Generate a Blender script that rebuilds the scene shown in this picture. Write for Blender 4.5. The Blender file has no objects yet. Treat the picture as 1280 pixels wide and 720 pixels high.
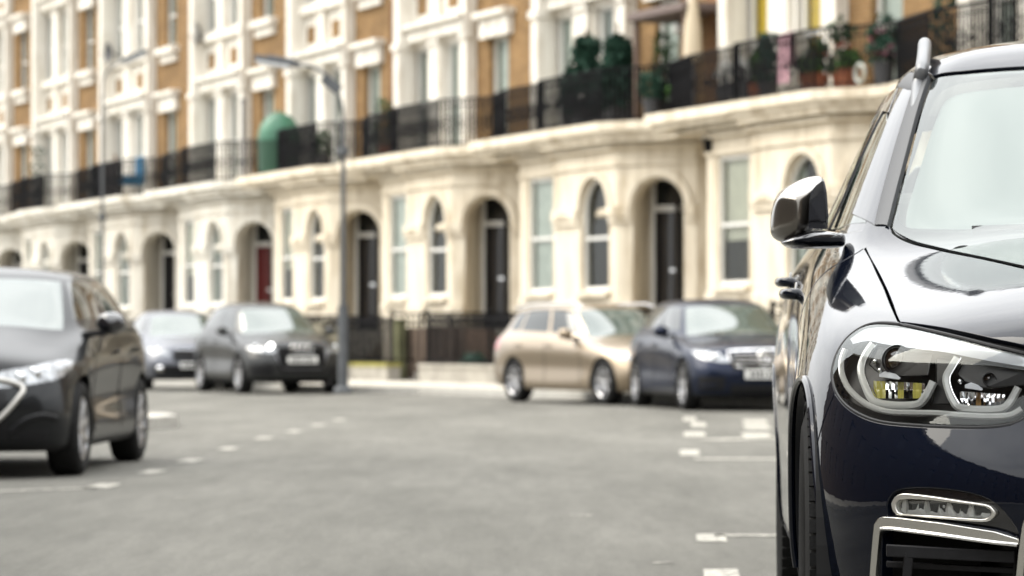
import bpy, bmesh, math, random
from mathutils import Vector, Matrix
from mathutils.bvhtree import BVHTree
from mathutils.geometry import delaunay_2d_cdt
R = math.radians
random.seed(7)
scene = bpy.context.scene
col = scene.collection

# ---------------- camera
CAM_H = 0.85; FPX = 4000.0; HOR = 430.0
cam_d = bpy.data.cameras.new('camera'); cam = bpy.data.objects.new('camera', cam_d); col.objects.link(cam)
cam.location = (0, 0, CAM_H); cam.rotation_euler = (R(90), 0, 0)
cam_d.sensor_width = 36.0; cam_d.lens = FPX / 1280.0 * 36.0
cam_d.shift_y = (HOR - 360.0) / 1280.0
cam_d.clip_start = 0.1; cam_d.clip_end = 3000
cam_d.dof.use_dof = True; cam_d.dof.focus_distance = 6.9; cam_d.dof.aperture_fstop = 6.0
scene.camera = cam

# ---------------- sky: bright overcast, thin cloud over a Nishita sky
SUN_EL, SUN_AZ = 46.0, 286.0      # azimuth measured clockwise from +Y
world = bpy.data.worlds.new('World'); scene.world = world; world.use_nodes = True
wn, wl = world.node_tree.nodes, world.node_tree.links
for n in list(wn): wn.remove(n)
sky = wn.new('ShaderNodeTexSky'); sky.sky_type = 'NISHITA'; sky.sun_disc = False
sky.sun_elevation = R(SUN_EL); sky.sun_rotation = R(SUN_AZ); sky.dust_density = 2.5; sky.air_density = 1.0
tc = wn.new('ShaderNodeTexCoord'); mp = wn.new('ShaderNodeMapping'); mp.inputs['Scale'].default_value = (1.4, 1.4, 3.2)
nz = wn.new('ShaderNodeTexNoise'); nz.inputs['Scale'].default_value = 1.7; nz.inputs['Detail'].default_value = 6; nz.inputs['Roughness'].default_value = 0.55
rp = wn.new('ShaderNodeValToRGB'); rp.color_ramp.elements[0].position = 0.30; rp.color_ramp.elements[1].position = 0.68
rp.color_ramp.elements[0].color = (0.62, 0.62, 0.62, 1); rp.color_ramp.elements[1].color = (0.97, 0.97, 0.97, 1)
mx = wn.new('ShaderNodeMix'); mx.data_type = 'RGBA'
CLOUD = (20.4, 20.5, 20.4, 1)     # overcast: three times brighter overhead than at the horizon
mx.inputs['B'].default_value = CLOUD
bg = wn.new('ShaderNodeBackground'); bg.inputs['Strength'].default_value = 0.12
wo = wn.new('ShaderNodeOutputWorld')
wl.new(tc.outputs['Generated'], mp.inputs['Vector']); wl.new(mp.outputs['Vector'], nz.inputs['Vector'])
wl.new(nz.outputs['Fac'], rp.inputs['Fac']); wl.new(rp.outputs['Color'], mx.inputs['Factor'])
wl.new(sky.outputs['Color'], mx.inputs['A'])
sxyz = wn.new('ShaderNodeSeparateXYZ'); wl.new(tc.outputs['Generated'], sxyz.inputs[0])
grd = wn.new('ShaderNodeMapRange'); grd.inputs['From Min'].default_value = 0; grd.inputs['From Max'].default_value = 1
grd.inputs['To Min'].default_value = 0.28; grd.inputs['To Max'].default_value = 1.0; wl.new(sxyz.outputs['Z'], grd.inputs['Value'])
vsc = wn.new('ShaderNodeVectorMath'); vsc.operation = 'SCALE'; wl.new(mx.outputs['Result'], vsc.inputs[0]); wl.new(grd.outputs[0], vsc.inputs['Scale'])
wl.new(vsc.outputs['Vector'], bg.inputs['Color']); wl.new(bg.outputs['Background'], wo.inputs['Surface'])
sun_d = bpy.data.lights.new('sun', 'SUN'); sun_d.energy = 1.5; sun_d.angle = R(45); sun_d.color = (1.0, 0.93, 0.80)
sun = bpy.data.objects.new('sun', sun_d); col.objects.link(sun)
_az, _el = R(SUN_AZ), R(SUN_EL)
_sd = Vector((math.sin(_az) * math.cos(_el), math.cos(_az) * math.cos(_el), math.sin(_el)))   # towards the sun
sun.rotation_euler = (-_sd).to_track_quat('-Z', 'Y').to_euler()
vs = scene.view_settings
vs.view_transform = 'Standard'; vs.look = 'None'; vs.gamma = 1.0; vs.exposure = 1.24; vs.use_curve_mapping = False
scene.cycles.max_bounces = 7; scene.cycles.transparent_max_bounces = 12
scene.cycles.sample_clamp_indirect = 8
scene.cycles.use_denoising = True

# ---------------- helpers
MATS = {}
def _principled(name):
    m = bpy.data.materials.new(name); m.use_nodes = True
    return m, m.node_tree.nodes, m.node_tree.links, m.node_tree.nodes['Principled BSDF']
def mat(name, color, rough=0.6, metal=0.0, ior=1.5, coat=0.0, noise=None, bump=None, sheen=0, emit=None, coat_rough=0.02, spec=0.5):
    """noise=(scale, amount[, detail]) varies the colour; bump=(scale, strength)."""
    if name in MATS: return MATS[name]
    m, n, l, p = _principled(name)
    p.inputs['Base Color'].default_value = (*color, 1); p.inputs['Roughness'].default_value = rough
    p.inputs['Metallic'].default_value = metal; p.inputs['IOR'].default_value = ior
    p.inputs['Coat Weight'].default_value = coat; p.inputs['Coat Roughness'].default_value = coat_rough
    p.inputs['Specular IOR Level'].default_value = spec
    if emit: p.inputs['Emission Color'].default_value = (*emit[0], 1); p.inputs['Emission Strength'].default_value = emit[1]
    if noise or bump:
        t = n.new('ShaderNodeTexCoord')
    if noise:
        nt = n.new('ShaderNodeTexNoise'); nt.inputs['Scale'].default_value = noise[0]; nt.inputs['Detail'].default_value = 5
        nt.inputs['Roughness'].default_value = 0.62
        l.new(t.outputs['Object'], nt.inputs['Vector'])
        mr = n.new('ShaderNodeMapRange'); mr.inputs['From Min'].default_value = 0.3; mr.inputs['From Max'].default_value = 0.7
        mr.inputs['To Min'].default_value = 1 - noise[1]; mr.inputs['To Max'].default_value = 1 + noise[1]
        l.new(nt.outputs['Fac'], mr.inputs['Value'])
        vm = n.new('ShaderNodeVectorMath'); vm.operation = 'SCALE'; vm.inputs[0].default_value = color
        l.new(mr.outputs['Result'], vm.inputs['Scale']); l.new(vm.outputs['Vector'], p.inputs['Base Color'])
    if bump:
        nb = n.new('ShaderNodeTexNoise'); nb.inputs['Scale'].default_value = bump[0]; nb.inputs['Detail'].default_value = 4
        l.new(t.outputs['Object'], nb.inputs['Vector'])
        bp = n.new('ShaderNodeBump'); bp.inputs['Strength'].default_value = bump[1]; bp.inputs['Distance'].default_value = 0.02
        l.new(nb.outputs['Fac'], bp.inputs['Height']); l.new(bp.outputs['Normal'], p.inputs['Normal'])
    MATS[name] = m
    return m
def thin_glass(name, tint=(0.9, 0.96, 0.93), ior=1.5, rough=0.0, see=1.0):
    if name in MATS: return MATS[name]
    m = bpy.data.materials.new(name); m.use_nodes = True
    n, l = m.node_tree.nodes, m.node_tree.links
    for x in list(n): n.remove(x)
    tr = n.new('ShaderNodeBsdfTransparent'); tr.inputs['Color'].default_value = (tint[0]*see, tint[1]*see, tint[2]*see, 1)
    gl = n.new('ShaderNodeBsdfGlossy'); gl.inputs['Roughness'].default_value = rough; gl.inputs['Color'].default_value = (0.97, 1.0, 0.98, 1)
    fr = n.new('ShaderNodeFresnel'); fr.inputs['IOR'].default_value = ior
    mxs = n.new('ShaderNodeMixShader'); out = n.new('ShaderNodeOutputMaterial')
    l.new(fr.outputs['Fac'], mxs.inputs['Fac']); l.new(tr.outputs[0], mxs.inputs[1]); l.new(gl.outputs[0], mxs.inputs[2])
    l.new(mxs.outputs[0], out.inputs['Surface'])
    MATS[name] = m
    return m

def tag(o, label=None, cat=None, group=None, kind=None):
    if label: o['label'] = label
    if cat: o['category'] = cat
    if group: o['group'] = group
    if kind: o['kind'] = kind
    return o
def empty(name, loc=(0, 0, 0), rz=0.0, label=None, cat=None, group=None):
    o = bpy.data.objects.new(name, None); col.objects.link(o)
    o.location = loc; o.rotation_euler = (0, 0, rz); o.empty_display_size = 0.3
    return tag(o, label, cat, group)
class MB:
    def __init__(s): s.v = []; s.f = []; s.m = []
    def add(s, verts, faces, mi=0):
        k = len(s.v); s.v += [tuple(v) for v in verts]
        for f in faces: s.f.append(tuple(i + k for i in f)); s.m.append(mi)
    def box(s, x0, x1, y0, y1, z0, z1, mi=0):
        s.add([(x0,y0,z0),(x1,y0,z0),(x1,y1,z0),(x0,y1,z0),(x0,y0,z1),(x1,y0,z1),(x1,y1,z1),(x0,y1,z1)],
              [(0,3,2,1),(4,5,6,7),(0,1,5,4),(1,2,6,5),(2,3,7,6),(3,0,4,7)], mi)
    def obox(s, c, ux, uy, uz, mi=0):
        """box about c with half-extent vectors"""
        c, ux, uy, uz = Vector(c), Vector(ux), Vector(uy), Vector(uz)
        P = [c + a*ux + b*uy + d*uz for d in (-1, 1) for a, b in ((-1,-1),(1,-1),(1,1),(-1,1))]
        s.add(P, [(0,3,2,1),(4,5,6,7),(0,1,5,4),(1,2,6,5),(2,3,7,6),(3,0,4,7)], mi)
    def quad(s, a, b, c, d, mi=0): s.add([a, b, c, d], [(0, 1, 2, 3)], mi)
    def prism(s, poly, z0, z1, mi=0):
        n = len(poly)
        s.add([(x, y, z0) for x, y in poly] + [(x, y, z1) for x, y in poly],
              [tuple(range(n))[::-1], tuple(range(n, 2*n))] + [(i, (i+1) % n, n+(i+1) % n, n+i) for i in range(n)], mi)
    def tube(s, pts, r, n=6, mi=0, closed=False, r2=None):
        pts = [Vector(p) for p in pts]; N = len(pts)
        rings = []
        prev = None
        for i, p in enumerate(pts):
            a = pts[(i-1) % N] if (i > 0 or closed) else p
            b = pts[(i+1) % N] if (i < N-1 or closed) else p
            t = (b - a).normalized()
            if prev is None:
                u = t.orthogonal().normalized()
            else:
                u = (prev - t * prev.dot(t))
                u = u.normalized() if u.length > 1e-6 else t.orthogonal().normalized()
            prev = u; w = t.cross(u)
            rr = r[i] if isinstance(r, (list, tuple)) else r
            rings.append([p + rr * (math.cos(2*math.pi*k/n) * u + (r2/rr if r2 else 1) * math.sin(2*math.pi*k/n) * w * rr / rr) for k in range(n)])
        V = [v for q in rings for v in q]; F = []
        M = N if closed else N - 1
        for i in range(M):
            for k in range(n):
                F.append((i*n+k, i*n+(k+1) % n, ((i+1) % N)*n+(k+1) % n, ((i+1) % N)*n+k))
        if not closed: F += [tuple(range(n))[::-1], tuple((N-1)*n+k for k in range(n))]
        s.add(V, F, mi)
    def lathe(s, prof, c=(0, 0, 0), axis='z', n=24, mi=0, a0=0.0):
        """prof: list of (radius, position along the axis)"""
        V = []; F = []
        for r, t in prof:
            for k in range(n):
                a = a0 + 2*math.pi*k/n; x, y = r*math.cos(a), r*math.sin(a)
                V.append({'z': (c[0]+x, c[1]+y, c[2]+t), 'x': (c[0]+t, c[1]+x, c[2]+y), 'y': (c[0]+y, c[1]+t, c[2]+x)}[axis])
        for i in range(len(prof)-1):
            for k in range(n):
                F.append((i*n+k, i*n+(k+1) % n, (i+1)*n+(k+1) % n, (i+1)*n+k))
        s.add(V, F, mi)
    def ball(s, c, r, n=10, mi=0, sq=(1, 1, 1)):
        prof = [(r*math.sin(math.pi*i/n), -r*math.cos(math.pi*i/n)) for i in range(n+1)]
        k = len(s.v); s.lathe(prof, (0, 0, 0), 'z', 2*n, mi)
        for i in range(k, len(s.v)):
            v = s.v[i]; s.v[i] = (c[0]+v[0]*sq[0], c[1]+v[1]*sq[1], c[2]+v[2]*sq[2])
    def build(s, name, mats, parent=None, smooth=False, bevel=0, loc=None):
        me = bpy.data.meshes.new(name); me.from_pydata(s.v, [], s.f); me.update()
        if not isinstance(mats, (list, tuple)): mats = [mats]
        for m_ in mats: me.materials.append(m_)
        if len(mats) > 1: me.polygons.foreach_set('material_index', s.m)
        if smooth: me.polygons.foreach_set('use_smooth', [True]*len(me.polygons))
        o = bpy.data.objects.new(name, me); col.objects.link(o)
        if smooth == 'auto':
            md = o.modifiers.new('ws', 'WEIGHTED_NORMAL')
            me.polygons.foreach_set('use_smooth', [True]*len(me.polygons))
            me.set_sharp_from_angle(angle=R(38))
            o.modifiers.remove(md)
        if bevel:
            md = o.modifiers.new('b', 'BEVEL'); md.width = bevel; md.segments = 2; md.limit_method = 'ANGLE'; md.angle_limit = R(40)
        if parent: o.parent = parent
        if loc: o.location = loc
        return o
# ---------------- car shells: a cage of level contours round the car, (a = metres behind the nose, b = half breadth, h = height)
CAGE = [
 # c0..c14
 [(.16,0,.24),(.17,.30,.24),(.22,.58,.24),(.36,.76,.24),(.50,.83,.24),(.82,.86,.24),(1.3,.87,.24),(1.9,.87,.25),(2.6,.87,.25),(3.3,.87,.25),(3.68,.86,.26),(4.2,.82,.30),(4.46,.70,.34),(4.56,.4,.36),(4.58,0,.36)],
 [(.05,0,.28),(.06,.31,.28),(.13,.60,.28),(.29,.81,.28),(.48,.895,.28),(.82,.925,.28),(1.3,.925,.29),(1.9,.92,.30),(2.6,.92,.30),(3.3,.925,.30),(3.68,.93,.30),(4.22,.895,.33),(4.53,.76,.36),(4.64,.4,.37),(4.66,0,.37)],
 [(.02,0,.42),(.03,.31,.42),(.09,.60,.42),(.25,.82,.42),(.46,.912,.43),(.82,.94,.45),(1.3,.932,.45),(1.9,.92,.45),(2.6,.918,.45),(3.3,.925,.46),(3.68,.943,.46),(4.22,.912,.48),(4.56,.77,.50),(4.68,.4,.51),(4.70,0,.51)],
 [(.00,0,.59),(.01,.31,.59),(.06,.60,.59),(.22,.81,.60),(.45,.912,.60),(.82,.944,.62),(1.3,.932,.62),(1.9,.918,.63),(2.6,.914,.63),(3.3,.922,.64),(3.68,.944,.64),(4.22,.915,.66),(4.57,.78,.68),(4.69,.4,.68),(4.71,0,.68)],
 [(.045,0,.71),(.06,.31,.71),(.125,.58,.71),(.28,.78,.715),(.49,.893,.72),(.83,.938,.75),(1.3,.930,.76),(1.9,.918,.77),(2.6,.913,.78),(3.3,.920,.79),(3.68,.938,.80),(4.22,.91,.82),(4.57,.78,.84),(4.68,.4,.84),(4.70,0,.84)],
 [(.07,0,.87),(.085,.31,.865),(.165,.56,.85),(.33,.745,.84),(.55,.855,.85),(.86,.905,.87),(1.3,.915,.89),(1.9,.912,.905),(2.6,.908,.915),(3.3,.912,.925),(3.68,.925,.935),(4.22,.895,.95),(4.55,.765,.96),(4.66,.4,.96),(4.68,0,.96)],
 [(.19,0,.955),(.20,.29,.945),(.28,.53,.918),(.44,.69,.905),(.66,.785,.915),(.93,.85,.935),(1.33,.885,.965),(1.9,.895,.985),(2.6,.892,1.0),(3.3,.897,1.015),(3.68,.905,1.025),(4.2,.875,1.03),(4.52,.745,1.03),(4.62,.4,1.03),(4.64,0,1.03)],
 [(.60,0,1.03),(.61,.28,1.02),(.68,.51,.995),(.79,.65,.97),(.95,.74,.975),(1.16,.80,.995),(1.46,.845,1.02),(1.92,.868,1.045),(2.6,.868,1.065),(3.3,.872,1.08),(3.68,.872,1.09),(4.15,.84,1.10),(4.46,.72,1.10),(4.55,.4,1.10),(4.57,0,1.10)],
 [(1.20,0,1.095),(1.22,.28,1.09),(1.28,.50,1.075),(1.37,.63,1.06),(1.48,.715,1.06),(1.62,.77,1.065),(1.78,.805,1.075),(2.05,.833,1.09),(2.65,.843,1.105),(3.25,.843,1.125),(3.65,.835,1.14),(4.10,.795,1.16),(4.40,.68,1.17),(4.48,.38,1.17),(4.50,0,1.17)],
 [(1.40,0,1.18),(1.42,.27,1.175),(1.48,.49,1.165),(1.56,.62,1.15),(1.65,.69,1.145),(1.76,.735,1.145),(1.90,.765,1.145),(2.12,.792,1.155),(2.68,.803,1.165),(3.25,.803,1.18),(3.65,.793,1.20),(4.06,.755,1.22),(4.33,.64,1.24),(4.40,.36,1.25),(4.42,0,1.25)],
 [(1.74,0,1.38),(1.75,.26,1.378),(1.80,.455,1.365),(1.87,.575,1.35),(1.94,.625,1.345),(2.02,.66,1.345),(2.13,.685,1.35),(2.33,.71,1.36),(2.76,.722,1.37),(3.26,.72,1.375),(3.65,.708,1.38),(4.02,.675,1.38),(4.25,.575,1.38),(4.33,.33,1.39),(4.35,0,1.39)],
 [(2.08,0,1.56),(2.09,.24,1.558),(2.12,.41,1.55),(2.17,.52,1.535),(2.23,.56,1.53),(2.3,.585,1.53),(2.4,.605,1.535),(2.55,.62,1.545),(2.9,.635,1.555),(3.3,.635,1.555),(3.7,.62,1.54),(3.98,.59,1.52),(4.18,.50,1.49),(4.26,.29,1.50),(4.28,0,1.50)],
 [(2.28,0,1.615),(2.29,.22,1.613),(2.31,.36,1.606),(2.34,.45,1.597),(2.38,.485,1.594),(2.44,.51,1.594),(2.52,.53,1.598),(2.65,.545,1.605),(2.95,.555,1.612),(3.3,.555,1.612),(3.65,.545,1.60),(3.95,.51,1.575),(4.14,.43,1.545),(4.22,.26,1.55),(4.24,0,1.55)],
 [(2.6,0,1.65),(2.6,.14,1.65),(2.62,.24,1.646),(2.66,.30,1.642),(2.7,.32,1.641),(2.76,.335,1.641),(2.83,.345,1.643),(2.92,.35,1.646),(3.08,.355,1.648),(3.25,.35,1.645),(3.42,.345,1.64),(3.6,.32,1.63),(3.75,.26,1.62),(3.83,.15,1.615),(3.85,0,1.615)],
]
def eval_shell(cage, level, name='tmp_shell'):
    """smooth shell of the cage: returns verts, normals, quads, (u, v) of each vertex"""
    NR, NC = len(cage), len(cage[0])
    V = []; UV = []; idx = {}
    def vid(side, i, j):
        if j in (0, NC-1): side = 1
        k = (side, i, j)
        if k not in idx:
            a, b, h = cage[i][j]; idx[k] = len(V); V.append((side*b, a, h)); UV.append((j, i))
        return idx[k]
    F = []
    for side in (1, -1):
        for i in range(NR-1):
            for j in range(NC-1):
                q = [vid(side,i,j), vid(side,i,j+1), vid(side,i+1,j+1), vid(side,i+1,j)]
                F.append(q if side == 1 else q[::-1])
    # close the roof: strips between the two halves of the last row
    top = NR-1
    for j in range(NC-1):
        a0, a1 = vid(1,top,j), vid(1,top,j+1); b1, b0 = vid(-1,top,j+1), vid(-1,top,j)
        q = []
        for x in (a0, a1, b1, b0):
            if x not in q: q.append(x)
        if len(q) >= 3: F.append(q)
    me = bpy.data.meshes.new(name); me.from_pydata(V, [], F); me.update()
    at = me.attributes.new('uc', 'FLOAT', 'POINT'); at.data.foreach_set('value', [float(x[0]) for x in UV])
    at = me.attributes.new('vc', 'FLOAT', 'POINT'); at.data.foreach_set('value', [float(x[1]) for x in UV])
    o = bpy.data.objects.new(name, me); col.objects.link(o)
    md = o.modifiers.new('s', 'SUBSURF'); md.levels = level; md.render_levels = level; md.subdivision_type = 'CATMULL_CLARK'
    md.boundary_smooth = 'PRESERVE_CORNERS'
    dg = bpy.context.evaluated_depsgraph_get(); ev = o.evaluated_get(dg).to_mesh()
    verts = [v.co.copy() for v in ev.vertices]; nor = [v.normal.copy() for v in ev.vertices]
    quads = [tuple(p.vertices) for p in ev.polygons]
    uc = [0.0]*len(verts); vc = [0.0]*len(verts)
    ev.attributes['uc'].data.foreach_get('value', uc); ev.attributes['vc'].data.foreach_get('value', vc)
    o.evaluated_get(dg).to_mesh_clear()
    bpy.data.objects.remove(o); bpy.data.meshes.remove(me)
    return verts, nor, quads, uc, vc
# ---------------- panels cut out of a smooth shell
from mathutils.interpolate import poly_3d_calc
class Shell:
    def __init__(s, cage, level, M=None):
        s.V, s.N, s.Q, s.uc, s.vc = eval_shell(cage, level)
        s.bvh = BVHTree.FromPolygons(s.V, s.Q); s.M = M
        if M is not None:
            s.Mi = M.inverted(); s.eye = s.Mi @ Vector((0, 0, CAM_H))
    def hit(s, o, d):
        loc, n, i, dist = s.bvh.ray_cast(o, d)
        if loc is None: return None, None
        q = s.Q[i]; w = poly_3d_calc([s.V[k] for k in q], loc)
        nn = Vector((0, 0, 0))
        for k, x in zip(q, w): nn += s.N[k] * x
        return loc, nn.normalized()
    def snap(s, p):
        loc, n, i, dist = s.bvh.find_nearest(p)
        q = s.Q[i]; w = poly_3d_calc([s.V[k] for k in q], loc)
        nn = Vector((0, 0, 0))
        for k, x in zip(q, w): nn += s.N[k] * x
        return loc, nn.normalized()
    def ray(s, x, y):
        d = Vector(((x - 640) / FPX, 1.0, (HOR - y) / FPX)); return (s.Mi.to_3x3() @ d).normalized()
    def px(s, x, y):
        """the point of the shell measured at a place of the photograph"""
        loc, n = s.hit(s.eye, s.ray(x, y))
        if loc is None:
            loc = s.snap(s.eye + s.ray(x, y) * 8.0)[0]
        return loc
    def pxs(s, pts): return [s.px(*p) for p in pts]
    def at(s, x, y, a):
        """the point seen at (x, y) where the line of sight reaches a behind the nose"""
        r = s.ray(x, y); return s.eye + r * ((a - s.eye.y) / r.y)
    def side(s, pts, sgn=-1):
        out = []
        for a, h in pts:
            loc, n = s.hit(Vector((sgn*3, a, h)), Vector((-sgn, 0, 0)))
            out.append(loc if loc is not None else s.snap(Vector((sgn*0.9, a, h)))[0])
        return out
    def top(s, pts):
        out = []
        for a, b in pts:
            loc, n = s.hit(Vector((b, a, 4)), Vector((0, 0, -1)))
            out.append(loc if loc is not None else s.snap(Vector((b, a, 1.0)))[0])
        return out
    def front(s, pts):
        out = []
        for b, h in pts:
            loc, n = s.hit(Vector((b, -3, h)), Vector((0, 1, 0)))
            out.append(loc if loc is not None else s.snap(Vector((b, .2, h)))[0])
        return out
    def rear(s, pts):
        out = []
        for b, h in pts:
            loc, n = s.hit(Vector((b, 9, h)), Vector((0, -1, 0)))
            out.append(loc if loc is not None else s.snap(Vector((b, 4.5, h)))[0])
        return out
def smooth_line(pts, n=8):
    """Catmull-Rom through 3D points"""
    pts = [Vector(p) for p in pts]; out = []
    for i in range(len(pts)-1):
        p0 = pts[max(0, i-1)]; p1 = pts[i]; p2 = pts[i+1]; p3 = pts[min(len(pts)-1, i+2)]
        for k in range(n):
            t = k / n
            out.append(0.5*((2*p1)+(p2-p0)*t+(2*p0-5*p1+4*p2-p3)*t*t+(3*p1-p0-3*p2+p3)*t**3))
    out.append(pts[-1]); return out
def resample(loop, step, closed=True):
    out = []
    n = len(loop)
    for i in range(n if closed else n-1):
        a, b = loop[i], loop[(i+1) % n]; L = (b-a).length
        k = max(1, int(round(L/step)))
        for j in range(k): out.append(a.lerp(b, j/k))
    if not closed: out.append(loop[-1])
    res = [out[0]]
    for p in out[1:]:
        if (p-res[-1]).length > 0.0012: res.append(p)
    if closed and (res[0]-res[-1]).length < 0.0012: res.pop()
    return res
def inside(p, poly):
    c = False; x, y = p; n = len(poly); j = n-1
    for i in range(n):
        xi, yi = poly[i]; xj, yj = poly[j]
        if (yi > y) != (yj > y) and x < (xj-xi)*(y-yi)/(yj-yi)+xi: c = not c
        j = i
    return c
def area2(poly): return 0.5*sum(poly[i][0]*poly[(i+1) % len(poly)][1]-poly[(i+1) % len(poly)][0]*poly[i][1] for i in range(len(poly)))
def offset2(poly, d, free=None):
    """move a counter-clockwise loop inwards by d; points whose edge is free stay"""
    n = len(poly); out = []
    for i in range(n):
        p0, p1, p2 = poly[i-1], poly[i], poly[(i+1) % n]
        if free and free[i]: out.append(p1); continue
        e1 = Vector((p1[0]-p0[0], p1[1]-p0[1])); e2 = Vector((p2[0]-p1[0], p2[1]-p1[1]))
        if e1.length < 1e-9 or e2.length < 1e-9: out.append(p1); continue
        e1.normalize(); e2.normalize()
        n1 = Vector((-e1.y, e1.x)); n2 = Vector((-e2.y, e2.x)); m = n1+n2
        if m.length < 1e-3: m = n1
        m.normalize(); k = max(0.5, m.dot(n1))
        out.append((p1[0]+m.x*d/k, p1[1]+m.y*d/k))
    return out
def panel(sh, name, loop, d, m, parent, step=0.03, gap=0.0035, flange=0.02, off=0.0, holes=(), mirror=False, roll=0.0025, both=False, edge=0.012, bow=0.0):
    """cut the part of the shell inside a loop of 3D points, seen along direction d (pointing away from the car); rolled edges and a flange.
    mirror: add the other half to the same mesh (the loop touches the centre line); both: also return a mirrored twin object"""
    d = Vector(d).normalized(); e1 = Vector((0, 0, 1)).cross(d)
    if e1.length < 0.1: e1 = Vector((1, 0, 0))
    e1.normalize(); e2 = d.cross(e1).normalized()
    to2 = lambda p: (p.dot(e1), p.dot(e2))
    def to3(q, ref):
        o = e1*q[0] + e2*q[1] + d*(ref + 2.0)
        loc, n = sh.hit(o, -d)
        if loc is None or abs(loc.dot(d) - ref) > 0.6:
            loc, n = sh.snap(e1*q[0] + e2*q[1] + d*ref)
        return loc, n
    loops2 = []
    for li, L in enumerate([loop] + list(holes)):
        L = resample([Vector(p) for p in L], edge)
        P = [to2(p) for p in L]
        ccw = area2(P) > 0
        if ccw != (li == 0): P.reverse(); L.reverse()      # outer ccw, holes cw
        ref = [p.dot(d) for p in L]
        free = [mirror and abs(p.x) < 0.004 for p in L] if mirror else None
        loops2.append((P, ref, free))
    V = []; N = []; F = []
    co2 = []; edges = []; refs = []; rings = []
    for P, ref, free in loops2:
        Q = offset2(P, gap/2 + roll, free)
        k = len(co2); co2 += [Vector(q) for q in Q]; refs += ref
        edges += [(k+i, k+(i+1) % len(Q)) for i in range(len(Q))]; rings.append((k, len(Q)))
    outer = [tuple(c) for c in co2[:rings[0][1]]]; hol = [[tuple(c) for c in co2[k:k+n]] for k, n in rings[1:]]
    xs = [p[0] for p in outer]; ys = [p[1] for p in outer]
    mref = sum(refs)/len(refs)
    bnd = [tuple(c) for c in co2]
    from mathutils.kdtree import KDTree
    kd = KDTree(len(bnd))
    for i, b_ in enumerate(bnd): kd.insert((b_[0], b_[1], 0), i)
    kd.balance()
    y = min(ys); row = 0
    while y < max(ys):
        x = min(xs) + (step/2 if row % 2 else 0)
        while x < max(xs):
            if inside((x, y), outer) and not any(inside((x, y), h) for h in hol):
                co, i_, dist = kd.find((x, y, 0))
                if dist > min(step, 0.02)*0.55: co2.append(Vector((x, y))); refs.append(refs[i_])
            x += step
        y += step*0.87; row += 1
    ov, oe, of, vo, eo, fo = delaunay_2d_cdt(co2, edges, [], 0, 1e-6)
    tri = []
    for f in of:
        c = (sum(ov[i][0] for i in f)/len(f), sum(ov[i][1] for i in f)/len(f))
        if inside(c, outer) and not any(inside(c, h) for h in hol): tri.append(tuple(f))
    old = {}
    for i, src in enumerate(vo):
        p, n = to3(ov[i], refs[src[0]] if src else mref)
        if off or bow: p = p + n*off
        V.append(p); N.append(n)
        for s_ in src: old[s_] = i
    for f in tri:
        a, b, c = (V[i] for i in f[:3]); F.append(f if (b-a).cross(c-a).dot(d) > 0 else f[::-1])
    # rolled edge and flange
    for (k, n), (P, ref, free) in zip(rings, loops2):
        base = [old.get(k+i) for i in range(n)]
        if None in base: continue
        prev = base
        out = []
        for i in range(n):
            a, b = V[base[i-1]], V[base[(i+1) % n]]; t = (b-a)
            nn = N[base[i]]; o = t.cross(nn)
            if o.length < 1e-9: o = Vector((1, 0, 0))
            out.append(o.normalized())
        def ring(fn, fnn):
            k0 = len(V)
            for i in range(n):
                V.append(fn(i)); N.append(fnn(i))
            return [k0+i for i in range(n)]
        def join(r1, r2):
            for i in range(n):
                if free and free[i] and free[(i+1) % n]: continue
                j = (i+1) % n
                F.append((r1[i], r2[i], r2[j], r1[j]))
        B = [V[i].copy() for i in base]; BN = [N[i].copy() for i in base]
        r1 = ring(lambda i: B[i]+out[i]*roll*0.75-BN[i]*roll*0.25, lambda i: (BN[i]+out[i]*0.9).normalized())
        r2 = ring(lambda i: B[i]+out[i]*roll-BN[i]*roll, lambda i: (out[i]+BN[i]*0.1).normalized())
        r3 = ring(lambda i: B[i]+out[i]*roll-BN[i]*(roll+flange), lambda i: out[i].copy())
        join(base, r1); join(r1, r2); join(r2, r3)
    def emit(V, N, F, nm):
        me = bpy.data.meshes.new(nm); me.from_pydata([tuple(v) for v in V], [], F); me.update()
        me.materials.append(m)
        me.polygons.foreach_set('use_smooth', [True]*len(me.polygons))
        me.normals_split_custom_set_from_vertices([tuple(x) for x in N])
        o = bpy.data.objects.new(nm, me); col.objects.link(o); o.parent = parent
        return o
    def flip(V, N, F): return ([Vector((-v.x, v.y, v.z)) for v in V], [Vector((-v.x, v.y, v.z)) for v in N], [f[::-1] for f in F])
    if mirror:
        V2, N2, F2 = flip(V, N, F); k = len(V)
        return emit(V+V2, N+N2, F+[tuple(i+k for i in f) for f in F2], name)
    o = emit(V, N, F, name)
    if both:
        return o, emit(*flip(V, N, F), name)
    return o
def mirrored(o):
    """a twin of a part on the other side of its car"""
    me = o.data.copy(); me.transform(Matrix.Scale(-1, 4, (1, 0, 0))); me.flip_normals()
    c = bpy.data.objects.new(o.name.split('.')[0], me); col.objects.link(c); c.parent = o.parent
    return c
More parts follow.
